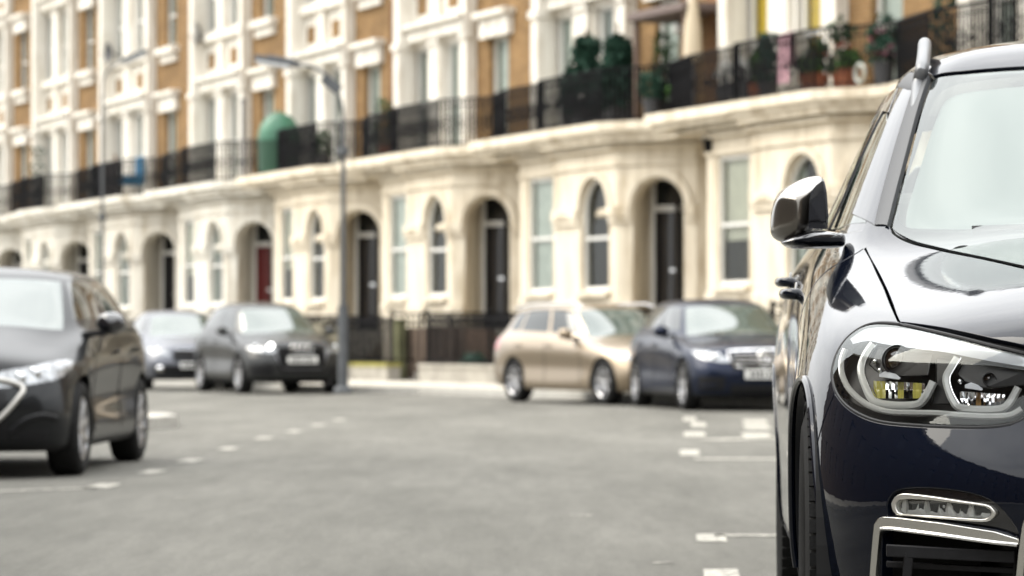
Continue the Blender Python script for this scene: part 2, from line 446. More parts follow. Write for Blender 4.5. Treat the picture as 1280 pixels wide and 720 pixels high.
# ---------------- materials of the cars
def car_paint(name, base, flake=0.35, rough=0.32, dirt=0.0, coat=1.0):
    if name in MATS: return MATS[name]
    m, n, l, p = _principled(name)
    p.inputs['Base Color'].default_value = (*base, 1); p.inputs['Metallic'].default_value = flake
    p.inputs['Roughness'].default_value = rough; p.inputs['Coat Weight'].default_value = coat
    p.inputs['Coat Roughness'].default_value = 0.015; p.inputs['Coat IOR'].default_value = 1.37; p.inputs['Specular IOR Level'].default_value = 0.0
    t = n.new('ShaderNodeTexCoord')
    # fine dust film: breaks the mirror a little in soft patches
    nt = n.new('ShaderNodeTexNoise'); nt.inputs['Scale'].default_value = 9; nt.inputs['Detail'].default_value = 8; nt.inputs['Roughness'].default_value = 0.7
    l.new(t.outputs['Object'], nt.inputs['Vector'])
    mr = n.new('ShaderNodeMapRange'); mr.inputs['From Min'].default_value = 0.42; mr.inputs['From Max'].default_value = 0.75
    mr.inputs['To Min'].default_value = 0.012; mr.inputs['To Max'].default_value = 0.07 + dirt
    l.new(nt.outputs['Fac'], mr.inputs['Value']); l.new(mr.outputs['Result'], p.inputs['Coat Roughness'])
    # orange peel
    nb = n.new('ShaderNodeTexNoise'); nb.inputs['Scale'].default_value = 55; nb.inputs['Detail'].default_value = 2
    l.new(t.outputs['Object'], nb.inputs['Vector'])
    bp = n.new('ShaderNodeBump'); bp.inputs['Strength'].default_value = 0.05; bp.inputs['Distance'].default_value = 0.002
    l.new(nb.outputs['Fac'], bp.inputs['Height']); l.new(bp.outputs['Normal'], p.inputs['Coat Normal'])
    MATS[name] = m
    return m
M_gloss = mat('black_gloss', (.008, .008, .010), .08, coat=1)
M_blackp = mat('black_plastic', (.009, .009, .010), .5, spec=.2, noise=(30, .3), bump=(400, .05))
M_void = mat('dark_cavity', (.004, .004, .004), .9)
M_rubber = mat('tyre_rubber', (.012, .012, .012), .8, spec=.15, noise=(12, .35), bump=(160, .15))
M_chrome = mat('chrome', (.78, .78, .78), .10, metal=1)
M_satin = mat('satin_aluminium', (.62, .61, .58), .26, metal=1)
M_satinrail = mat('grey_roof_trim', (.055, .057, .06), .5, spec=.35)
M_alloy = mat('alloy_rim', (.45, .45, .46), .28, metal=.9)
M_darkalloy = mat('dark_alloy_rim', (.16, .16, .17), .3, metal=.8)
M_disc = mat('brake_disc', (.32, .30, .28), .35, metal=1)
M_lens = thin_glass('clear_lens', (.96, .97, .97), 1.38)
M_lensref = mat('lamp_reflector', (.85, .85, .86), .09, metal=1)
M_guide = mat('frosted_light_guide', (.42, .42, .40), .3, coat=.6)
M_bandstrip = mat('pale_sky_band_and_strip', (.55, .57, .60), .25, metal=.3, coat=.5)  # painted sky reflection at the lens top; also the reflector strips
M_amber = mat('amber_phosphor', (.30, .27, .06), .2, coat=.6)
M_ws = thin_glass('windscreen_glass', (.66, .735, .705), 1.75)
M_sideglass = thin_glass('tinted_side_glass', (.22, .26, .25), 1.6)
M_frit = mat('glass_edge_band', (.02, .02, .022), .05, ior=1.45)
M_bgws = mat('windscreen_seen_far', (.05, .07, .06), .03, ior=1.9)
M_bgside = mat('side_glass_seen_far', (.012, .016, .015), .03, ior=1.6)
M_plate = mat('plate_white', (.75, .75, .72), .4)
M_plate_y = mat('plate_ink', (.02, .02, .02), .5)
M_red = mat('tail_lamp_red', (.35, .01, .01), .12, coat=1)
M_seat = mat('grey_seat_cloth', (.30, .29, .27), .8)
M_dash = mat('dashboard', (.10, .10, .10), .6)
M_wsrefl = mat('pale_windscreen_reflection', (.235, .26, .248), .7)  # sky reflection on the windscreen, put into a pale colour
# ---------------- wheels
def wheel(parent, x, y, r, width, rim_r, sgn, rimmat=None, spokes=5, tread=False, twin=True, z=None):
    """x is the lateral centre; sgn is the outer side"""
    rimmat = rimmat or M_alloy
    w = empty('wheel', (x, y, r if z is None else z)); w.parent = parent
    hw = width/2; s = sgn
    t = MB()
    prof = [(rim_r*.96, -hw*.78), (rim_r+.012, -hw*.92), ((r+rim_r)/2, -hw*1.02), (r-.022, -hw*.93), (r-.006, -hw*.74), (r, -hw*.5), (r, hw*.5), (r-.006, hw*.74), (r-.022, hw*.93), ((r+rim_r)/2, hw*1.02), (rim_r+.012, hw*.92), (rim_r*.96, hw*.78)]
    t.lathe(prof, axis='x', n=72)
    if tread:
        for ring_x, hl in ((-hw*.60, hw*.20), (-hw*.2, hw*.15), (hw*.2, hw*.15), (hw*.60, hw*.20)):
            nb = 68
            for k in range(nb):
                a = 2*math.pi*(k + (.5 if abs(ring_x) < hw*.3 else 0))/nb; rr = r + .002
                rad = Vector((0, math.cos(a), math.sin(a))); tan = Vector((0, -math.sin(a), math.cos(a)))
                t.obox(rad*rr + Vector((ring_x, 0, 0)), Vector((hl, 0, 0)), tan*(math.pi*r/nb*.80), rad*.0028)
        for k in range(64):           # shoulder blocks
            a = 2*math.pi*k/64
            rad = Vector((0, math.cos(a), math.sin(a))); tan = Vector((0, -math.sin(a), math.cos(a)))
            for q in (-1, 1):
                t.obox(rad*(r-.009) + Vector((q*hw*.86, 0, 0)), Vector((hw*.10, 0, 0)) - rad*.006*q*0, tan*(math.pi*r/64*.80), rad*.0035)
    t.build('tyre', M_rubber, w, smooth='auto')
    f = MB()
    f.lathe([(rim_r*.97, -hw*.8), (rim_r*.90, -hw*.7), (rim_r*.88, s*0), (rim_r*.90, s*hw*.62), (rim_r*.985, s*hw*.80), (rim_r*1.01, s*hw*.84), (rim_r*.99, s*hw*.88), (rim_r*.93, s*hw*.80)] if s > 0 else
            [(rim_r*.97, hw*.8), (rim_r*.90, hw*.7), (rim_r*.88, 0), (rim_r*.90, -hw*.62), (rim_r*.985, -hw*.80), (rim_r*1.01, -hw*.84), (rim_r*.99, -hw*.88), (rim_r*.93, -hw*.80)], axis='x', n=48)
    xo = s*hw*.66
    f.lathe([(0, xo + s*.012), (rim_r*.16, xo + s*.010), (rim_r*.20, xo), (rim_r*.20, xo - s*.05)], axis='x', n=20)
    for k in range(spokes):
        for dd in ((-.16, .16) if twin else (0,)):
            a = 2*math.pi*k/spokes + .3 + dd; a2 = 2*math.pi*k/spokes + .3 + dd*.55
            p0 = Vector((xo - s*.006, math.cos(a2)*rim_r*.12, math.sin(a2)*rim_r*.12)); p1 = Vector((xo + s*.012, math.cos(a)*rim_r*.93, math.sin(a)*rim_r*.93))
            c = (p0+p1)/2; u = (p1-p0)/2; tan = Vector((0, -math.sin(a), math.cos(a)))
            f.obox(c, u, tan*rim_r*(.05 if twin else .11), Vector((.012, 0, 0)))
    f.build('rim', rimmat, w, smooth='auto', bevel=.003)
    b = MB(); b.lathe([(0, 0), (rim_r*.62, 0), (rim_r*.62, -s*.02), (0, -s*.02)], c=(s*hw*.2, 0, 0), axis='x', n=32)
    b.build('brake_disc', M_disc, w, smooth='auto')
    return w
# ---------------- ground
def asphalt():
    m, n, l, p = _principled('asphalt')
    t = n.new('ShaderNodeTexCoord')
    def noise(s, d, r=.6, vec=None):
        x = n.new('ShaderNodeTexNoise'); x.inputs['Scale'].default_value = s; x.inputs['Detail'].default_value = d; x.inputs['Roughness'].default_value = r
        l.new(vec or t.outputs['Object'], x.inputs['Vector']); return x
    mp = n.new('ShaderNodeMapping'); mp.inputs['Scale'].default_value = (1, .22, 1); mp.inputs['Rotation'].default_value = (0, 0, R(2))
    l.new(t.outputs['Object'], mp.inputs['Vector'])
    a = noise(.9, 6, .6, mp.outputs['Vector']); b = noise(28, 4); c = noise(160, 3, .8)
    mp2 = n.new('ShaderNodeMapping'); mp2.inputs['Scale'].default_value = (1, .10, 1); mp2.inputs['Rotation'].default_value = (0, 0, R(2)); l.new(t.outputs['Object'], mp2.inputs['Vector'])
    d_ = noise(9, 5, .7, mp2.outputs['Vector'])
    def mr(x, lo, hi, f0=.3, f1=.7):
        q = n.new('ShaderNodeMapRange'); q.inputs['From Min'].default_value = f0; q.inputs['From Max'].default_value = f1
        q.inputs['To Min'].default_value = lo; q.inputs['To Max'].default_value = hi; l.new(x.outputs['Fac'], q.inputs['Value']); return q
    m1, m2, m3 = mr(a, .80, 1.24), mr(b, .86, 1.14), mr(c, .45, 1.6)
    k = n.new('ShaderNodeMath'); k.operation = 'MULTIPLY'; l.new(m1.outputs[0], k.inputs[0]); l.new(m2.outputs[0], k.inputs[1])
    k2 = n.new('ShaderNodeMath'); k2.operation = 'MULTIPLY'; l.new(k.outputs[0], k2.inputs[0]); m4 = mr(d_, .88, 1.13)
    k3 = n.new('ShaderNodeMath'); k3.operation = 'MULTIPLY'; l.new(m3.outputs[0], k3.inputs[0]); l.new(m4.outputs[0], k3.inputs[1]); l.new(k3.outputs[0], k2.inputs[1])
    # pale stone chips in the wearing course
    vo = n.new('ShaderNodeTexVoronoi'); vo.inputs['Scale'].default_value = 75; l.new(t.outputs['Object'], vo.inputs['Vector'])
    lt = n.new('ShaderNodeMath'); lt.operation = 'LESS_THAN'; lt.inputs[1].default_value = .16; l.new(vo.outputs['Distance'], lt.inputs[0])
    vm = n.new('ShaderNodeVectorMath'); vm.operation = 'SCALE'; vm.inputs[0].default_value = (.114, .111, .0995); l.new(k2.outputs[0], vm.inputs['Scale'])
    mx_ = n.new('ShaderNodeMix'); mx_.data_type = 'RGBA'; mx_.inputs['B'].default_value = (.23, .225, .20, 1)
    l.new(lt.outputs[0], mx_.inputs['Factor']); l.new(vm.outputs[0], mx_.inputs['A']); l.new(mx_.outputs['Result'], p.inputs['Base Color'])
    p.inputs['Roughness'].default_value = .95; p.inputs['Specular IOR Level'].default_value = .10
    bp = n.new('ShaderNodeBump'); bp.inputs['Strength'].default_value = .5; bp.inputs['Distance'].default_value = .006
    l.new(c.outputs['Fac'], bp.inputs['Height']); l.new(bp.outputs['Normal'], p.inputs['Normal'])
    MATS['asphalt'] = m; return m
def paving():
    m, n, l, p = _principled('paving_slabs')
    t = n.new('ShaderNodeTexCoord'); br = n.new('ShaderNodeTexBrick'); br.inputs['Scale'].default_value = 1.0
    br.inputs['Brick Width'].default_value = .9; br.inputs['Row Height'].default_value = .6; br.inputs['Mortar Size'].default_value = .008
    br.inputs['Color1'].default_value = (.46, .43, .37, 1); br.inputs['Color2'].default_value = (.40, .375, .33, 1); br.inputs['Mortar'].default_value = (.14, .13, .11, 1)
    l.new(t.outputs['Object'], br.inputs['Vector'])
    nt = n.new('ShaderNodeTexNoise'); nt.inputs['Scale'].default_value = 2.3; nt.inputs['Detail'].default_value = 6; l.new(t.outputs['Object'], nt.inputs['Vector'])
    mr = n.new('ShaderNodeMapRange'); mr.inputs['From Min'].default_value = .3; mr.inputs['From Max'].default_value = .7; mr.inputs['To Min'].default_value = .82; mr.inputs['To Max'].default_value = 1.12
    l.new(nt.outputs['Fac'], mr.inputs['Value'])
    vm = n.new('ShaderNodeVectorMath'); vm.operation = 'SCALE'; l.new(br.outputs['Color'], vm.inputs[0]); l.new(mr.outputs[0], vm.inputs['Scale'])
    l.new(vm.outputs[0], p.inputs['Base Color']); p.inputs['Roughness'].default_value = .85; p.inputs['Specular IOR Level'].default_value = .2
    MATS['paving'] = m; return m
M_asph = asphalt(); M_pave = paving()
M_kerb = mat('kerb_granite', (.34, .33, .30), .8, noise=(14, .25), bump=(60, .2))
def road_paint():
    m, n, l, p = _principled('worn_road_paint')
    t = n.new('ShaderNodeTexCoord'); a = n.new('ShaderNodeTexNoise'); a.inputs['Scale'].default_value = 22; a.inputs['Detail'].default_value = 6; a.inputs['Roughness'].default_value = .7
    l.new(t.outputs['Object'], a.inputs['Vector'])
    r_ = n.new('ShaderNodeValToRGB'); r_.color_ramp.elements[0].position = .41; r_.color_ramp.elements[1].position = .60
    r_.color_ramp.elements[0].color = (.15, .145, .13, 1); r_.color_ramp.elements[1].color = (.44, .425, .37, 1)
    l.new(a.outputs['Fac'], r_.inputs['Fac']); l.new(r_.outputs['Color'], p.inputs['Base Color']); p.inputs['Roughness'].default_value = .8; p.inputs['Specular IOR Level'].default_value = .2
    return m
M_rp = road_paint()
g = MB(); g.quad((-900, -600, 0), (900, -600, 0), (900, 1500, 0), (-900, 1500, 0)); tag(g.build('road', M_asph), kind='structure')
# facade frame: s runs along the terrace (towards us), p stands out from it
U = Vector((.392, -.92, 0)).normalized(); NV = Vector((-.92, -.392, 0)).normalized(); F0 = Vector((.985, 63.15, 0))
FROT = math.atan2(U.y, U.x)
def fw(s, p, h=0.0): return F0 + U*s + NV*p + Vector((0, 0, h))
def to_px(P): return (640+P[0]/P[1]*FPX, HOR-(P[2]-CAM_H)/P[1]*FPX)
def s_at(x, p):
    """where the sight line at column x meets the facade plane standing p out"""
    k = (x-640)/FPX; B = F0 + NV*p
    return (k*B.y - B.x)/(U.x - k*U.y)
def ground_at(x, y, h=0.0):
    z = (CAM_H-h)*FPX/(y-HOR); return Vector(((x-640)*z/FPX, z, h))
KP = 6.65                       # kerb distance from the facade base
kerb_pts = [(-90, KP), (-5.0, KP), (-4.2, KP), (5.6, KP), (6.9, KP-.9), (70, KP-.9)]
pv = MB(); H = .12
poly = [fw(s, p-.15) for s, p in kerb_pts] + [fw(70, -14), fw(-90, -14)]
pv.add([(v.x, v.y, H) for v in poly], [tuple(range(len(poly)))[::-1]])
me_o = pv.build('pavement', M_pave); tag(me_o, kind='structure')
kb = MB()
for (s0, p0), (s1, p1) in zip(kerb_pts[:-1], kerb_pts[1:]):
    L = math.hypot(s1-s0, p1-p0); n = max(1, int(L/.9)) if L < 60 or True else 1
    for i in range(n):
        a, b = i/n, (i+1)/n - .008/L
        q = [fw(s0+(s1-s0)*a, p0+(p1-p0)*a), fw(s0+(s1-s0)*b, p0+(p1-p0)*b)]
        q += [q[1]-NV*.152, q[0]-NV*.152]
        kb.add([(v.x, v.y, 0) for v in q] + [(v.x, v.y, H+.003) for v in q], [(4, 5, 6, 7), (0, 1, 5, 4), (2, 3, 7, 6), (1, 2, 6, 5), (3, 0, 4, 7)])
tag(kb.build('kerb', M_kerb), kind='structure')
# near-left pavement corner that shows behind the dark hatchback
SD = Vector((.031, 1, 0)).normalized(); SX = Vector((1, -.031, 0)).normalized()
def st(x, z): return Vector((0, 0, 0)) + SX*x + SD*z
cl = [st(-5.4, 31.0), st(-4.7, 31.6), st(-4.55, 32.5), st(-4.85, 33.6), st(-5.8, 34.2), st(-7.7, 35.2), st(-40, 50.5), st(-60, 30), st(-60, -60), st(-6.4, -60), st(-6.4, 29.8)]
cp = MB(); cp.add([(v.x, v.y, H) for v in cl], [tuple(range(len(cl)))]); tag(cp.build('pavement', M_pave), kind='structure')
kb = MB(); kl = cl[:5]
kl = [st(-6.4, -60), st(-6.4, 29.8), st(-5.4, 31.0), st(-4.7, 31.6), st(-4.55, 32.5), st(-4.85, 33.6), st(-5.8, 34.2), st(-7.7, 35.2), st(-40, 50.5)]
for a, b in zip(kl[:-1], kl[1:]):
    t = (b-a).normalized(); o_ = Vector((t.y, -t.x, 0)); L = (b-a).length; n = max(1, int(L/.9))
    for i in range(n):
        p0, p1 = a.lerp(b, i/n), a.lerp(b, (i+1)/n) - t*.008
        q = [p0+o_*.14, p1+o_*.14, p1, p0]
        kb.add([(v.x, v.y, 0) for v in q] + [(v.x, v.y, H+.003) for v in q], [(4, 5, 6, 7), (0, 1, 5, 4), (1, 2, 6, 5), (3, 0, 4, 7)])
tag(kb.build('kerb', M_kerb), kind='structure')
# right-hand pavement beyond the SUV
cr = [st(3.4, -60), st(3.4, 31), st(4.5, 33.2), st(40, 18), st(40, -60)]
cp = MB(); cp.add([(v.x, v.y, H) for v in cr], [tuple(range(len(cr)))[::-1]]); tag(cp.build('pavement', M_pave), kind='structure')
kb = MB()
for a, b in zip(cr[:3], cr[1:4]):
    t = (b-a).normalized(); o_ = Vector((-t.y, t.x, 0)); L = (b-a).length; n = max(1, int(L/.9))
    for i in range(n):
        p0, p1 = a.lerp(b, i/n), a.lerp(b, (i+1)/n) - t*.008
        q = [p0+o_*.14, p1+o_*.14, p1, p0]
        kb.add([(v.x, v.y, 0) for v in q] + [(v.x, v.y, H+.003) for v in q], [(4, 5, 6, 7), (0, 1, 5, 4), (1, 2, 6, 5), (3, 0, 4, 7)])
tag(kb.build('kerb', M_kerb), kind='structure')
# painted marks (sheets 4 mm over the road)
mk = MB()
def mark(c, L, Wd, ang, z=.004):
    d = Vector((math.sin(ang), math.cos(ang), 0)); e = Vector((d.y, -d.x, 0))
    P = [c-d*L/2-e*Wd/2, c+d*L/2-e*Wd/2, c+d*L/2+e*Wd/2, c-d*L/2+e*Wd/2]
    mk.add([(v.x, v.y, z) for v in P], [(0, 3, 2, 1)])
for x, y in ((190, 590), (238, 576), (286, 561), (330, 548), (367, 539.5), (398, 531.5), (424, 525)):
    mark(ground_at(x, y), .62, .13, .034)
def seg(a, b, Wd, z=.004):
    A, B = ground_at(*a), ground_at(*b); d = (B-A).normalized(); e = Vector((d.y, -d.x, 0))*Wd/2
    mk.add([(v.x, v.y, z) for v in (A-e, B-e, B+e, A+e)], [(0, 3, 2, 1)])
seg((-60, 617), (124, 610), .10); mark(ground_at(128, 608), .62, .14, .034)
# bay marks beside the SUV
for x, y in ((902, 719), (889, 673)):
    mark(ground_at(x, y), .55, .13, .05)
seg((893, 670), (1060, 670), .13)
mark(ground_at(862, 566), 1.3, .15, .05); mark(ground_at(868, 543), 1.6, .20, .05, .0041); mark(ground_at(873, 531), 1.8, .16, .05); mark(ground_at(862, 524), 1.8, .15, .05)
seg((868, 574), (1050, 574), .30); seg((880, 550), (1050, 547), .42)
mark(ground_at(946, 545), 1.8, .26, .05); mark(ground_at(946, 534), 1.8, .26, .05); mark(ground_at(944, 527), 1.8, .26, .05)
for x, y in ((730, 645), (722, 494+150), (830, 704), (335, 604), (228, 622)): mark(ground_at(x, y), .10, .03, .9)
seg((665, 541), (742, 541.6), .05)
tag(mk.build('road_markings', M_rp), kind='structure')
# ---------------- the terrace of stuccoed houses
def brick(name, c1, c2, mortar):
    m, n, l, p = _principled(name)
    t = n.new('ShaderNodeTexCoord'); sp = n.new('ShaderNodeSeparateXYZ'); cb_ = n.new('ShaderNodeCombineXYZ')
    l.new(t.outputs['Object'], sp.inputs[0])
    ad = n.new('ShaderNodeMath'); ad.operation = 'ADD'; l.new(sp.outputs['X'], ad.inputs[0]); l.new(sp.outputs['Y'], ad.inputs[1])
    l.new(ad.outputs[0], cb_.inputs['X']); l.new(sp.outputs['Z'], cb_.inputs['Y'])
    br = n.new('ShaderNodeTexBrick'); br.inputs['Scale'].default_value = 1; br.inputs['Brick Width'].default_value = .225; br.inputs['Row Height'].default_value = .075
    br.inputs['Mortar Size'].default_value = .006; br.inputs['Color1'].default_value = (*c1, 1); br.inputs['Color2'].default_value = (*c2, 1); br.inputs['Mortar'].default_value = (*mortar, 1)
    l.new(cb_.outputs[0], br.inputs['Vector'])
    nt = n.new('ShaderNodeTexNoise'); nt.inputs['Scale'].default_value = .8; nt.inputs['Detail'].default_value = 7; nt.inputs['Roughness'].default_value = .65; l.new(t.outputs['Object'], nt.inputs['Vector'])
    mr = n.new('ShaderNodeMapRange'); mr.inputs['From Min'].default_value = .3; mr.inputs['From Max'].default_value = .7; mr.inputs['To Min'].default_value = .68; mr.inputs['To Max'].default_value = 1.22
    l.new(nt.outputs['Fac'], mr.inputs['Value']); vm = n.new('ShaderNodeVectorMath'); vm.operation = 'SCALE'
    l.new(br.outputs['Color'], vm.inputs[0]); l.new(mr.outputs[0], vm.inputs['Scale']); l.new(vm.outputs[0], p.inputs['Base Color']); p.inputs['Roughness'].default_value = .9
    p.inputs['Specular IOR Level'].default_value = .2
    bp = n.new('ShaderNodeBump'); bp.inputs['Strength'].default_value = .6; bp.inputs['Distance'].default_value = .008; bp.invert = True
    l.new(br.outputs['Fac'], bp.inputs['Height']); l.new(bp.outputs['Normal'], p.inputs['Normal'])
    MATS[name] = m; return m
def stucco(name, c):
    """painted render with grime streaks and stained patches of their own"""
    m, n, l, p = _principled(name)
    t = n.new('ShaderNodeTexCoord'); mp = n.new('ShaderNodeMapping'); mp.inputs['Scale'].default_value = (2.4, 2.4, .35)
    l.new(t.outputs['Object'], mp.inputs['Vector'])
    a = n.new('ShaderNodeTexNoise'); a.inputs['Scale'].default_value = 1.6; a.inputs['Detail'].default_value = 8; a.inputs['Roughness'].default_value = .68; l.new(mp.outputs[0], a.inputs['Vector'])
    r_ = n.new('ShaderNodeValToRGB'); e = r_.color_ramp.elements; e[0].position = .30; e[0].color = (c[0]*.58, c[1]*.52, c[2]*.43, 1); e[1].position = .53; e[1].color = (*c, 1)
    l.new(a.outputs['Fac'], r_.inputs['Fac']); l.new(r_.outputs['Color'], p.inputs['Base Color']); p.inputs['Roughness'].default_value = .7; p.inputs['Specular IOR Level'].default_value = .3
    nb = n.new('ShaderNodeTexNoise'); nb.inputs['Scale'].default_value = 18; l.new(t.outputs['Object'], nb.inputs['Vector'])
    bp = n.new('ShaderNodeBump'); bp.inputs['Strength'].default_value = .2; bp.inputs['Distance'].default_value = .01; l.new(nb.outputs['Fac'], bp.inputs['Height']); l.new(bp.outputs['Normal'], p.inputs['Normal'])
    MATS[name] = m; return m
M_brick = brick('yellow_stock_brick', (.245, .147, .062), (.18, .102, .042), (.23, .17, .10))
M_brickd = brick('sooty_brick', (.17, .085, .035), (.13, .062, .026), (.14, .10, .06))
M_cream = stucco('cream_stucco', (.64, .575, .46)); M_white = stucco('white_stucco', (.62, .595, .53)); M_upper = stucco('upper_white_stucco', (.68, .65, .585)); M_pale = stucco('pale_stucco', (.54, .51, .445))
M_sash = mat('white_sash_paint', (.66, .65, .61), .4, coat=.2)
M_iron = mat('black_iron_paint', (.008, .008, .009), .6, noise=(20, .4), spec=.04)
M_doorblk = mat('black_door_paint', (.010, .010, .012), .15, coat=.7)
M_doorred = mat('red_door_paint', (.10, .008, .008), .35, coat=.3)
M_pane = thin_glass('house_window_glass', (.85, .90, .88), 1.33, .01)
M_curt = mat('pale_curtain', (.52, .53, .49), .9, noise=(6, .15)); M_curt2 = mat('cream_blind', (.56, .52, .43), .9, noise=(4, .1))
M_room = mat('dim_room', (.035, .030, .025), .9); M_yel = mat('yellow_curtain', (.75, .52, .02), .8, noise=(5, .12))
M_stone = mat('area_stone', (.30, .28, .24), .85, noise=(3, .3)); M_moss = mat('mossy_coping', (.24, .22, .05), .95, noise=(2.2, .45), bump=(40, .3))
M_lead = mat('lead_flashing', (.13, .13, .14), .5)
M_pipe = mat('grey_pipe_paint', (.10, .10, .105), .5)
ARC = 10
def wall(mb, p0, p1, h0, h1, openings=(), depth=.28, mi=0, mr=None):
    """vertical wall from p0 to p1 (local x, y); the outside is on the right of p0->p1 ... openings: (u0, u1, z0, z1, arched)"""
    p0, p1 = Vector((*p0, 0)), Vector((*p1, 0)); t = (p1-p0); L = t.length; t.normalize(); inn = Vector((-t.y, t.x, 0))*depth
    mr = mi if mr is None else mr
    P = lambda u, z, d=0: tuple(p0 + t*u + inn*d + Vector((0, 0, z)))
    cols = {}
    for o in openings: cols.setdefault((o[0], o[1]), []).append(o)
    x = 0
    for (u0, u1) in sorted(cols):
        if u0 > x + 1e-5: mb.quad(P(x, h0), P(u0, h0), P(u0, h1), P(x, h1), mi)
        z = h0
        for o in sorted(cols[(u0, u1)], key=lambda q: q[2]):
            _, _, z0, z1, ar = o
            if z0 > z + 1e-5: mb.quad(P(u0, z), P(u1, z), P(u1, z0), P(u0, z0), mi)
            nxt = min([q[2] for q in cols[(u0, u1)] if q[2] > z0 + 1e-4] + [h1])
            if ar:
                r = (u1-u0)/2; zs = z1-r; um = (u0+u1)/2
                arc = [(um-r*math.cos(math.pi*i/ARC), zs+r*math.sin(math.pi*i/ARC)) for i in range(ARC+1)]
                mb.quad(P(u0, zs), P(u0, zs), P(u0, zs), P(u0, zs), mi) if False else None
                for a, b in zip(arc[:-1], arc[1:]):
                    mb.quad(P(*a), P(*b), P(b[0], nxt), P(a[0], nxt), mi)
                    mb.quad(P(*a), P(a[0], a[1], 1), P(b[0], b[1], 1), P(*b), mr)
                sides = zs
            else:
                if nxt > z1 + 1e-5: mb.quad(P(u0, z1), P(u1, z1), P(u1, nxt), P(u0, nxt), mi)
                mb.quad(P(u0, z1), P(u0, z1, 1), P(u1, z1, 1), P(u1, z1), mr); sides = z1
            mb.quad(P(u0, z0), P(u0, z0, 1), P(u0, sides, 1), P(u0, sides), mr)
            mb.quad(P(u1, z0), P(u1, sides), P(u1, sides, 1), P(u1, z0, 1), mr)
            mb.quad(P(u0, z0), P(u1, z0), P(u1, z0, 1), P(u0, z0, 1), mr)
            z = nxt
        if z < h1 - 1e-5: mb.quad(P(u0, z), P(u1, z), P(u1, h1), P(u0, h1), mi)
        x = u1
    if x < L - 1e-5: mb.quad(P(x, h0), P(L, h0), P(L, h1), P(x, h1), mi)
def band(mb, pts, off, z0, z1, mi=0, back=.05):
    """moulding that follows a plan polyline, standing off out from it"""
    n = len(pts); O = []
    for i, p in enumerate(pts):
        a = pts[max(0, i-1)]; b = pts[min(n-1, i+1)]
        e = []
        if i > 0: d = Vector((p[0]-pts[i-1][0], p[1]-pts[i-1][1])); d.normalize(); e.append(Vector((d.y, -d.x)))
        if i < n-1: d = Vector((pts[i+1][0]-p[0], pts[i+1][1]-p[1])); d.normalize(); e.append(Vector((d.y, -d.x)))
        m_ = e[0] if len(e) == 1 else (e[0]+e[1]).normalized()
        k = off/max(.4, m_.dot(e[0])); O.append((p[0]+m_.x*k, p[1]+m_.y*k, p[0]-m_.x*back, p[1]-m_.y*back))
    for q, r_ in zip(O[:-1], O[1:]):
        A = [(q[0], q[1]), (r_[0], r_[1]), (r_[2], r_[3]), (q[2], q[3])]
        mb.add([(x, y, z0) for x, y in A] + [(x, y, z1) for x, y in A], [(3, 2, 1, 0), (4, 5, 6, 7), (0, 1, 5, 4), (1, 2, 6, 5), (2, 3, 7, 6), (3, 0, 4, 7)], mi)
    return [(o[0], o[1]) for o in O]
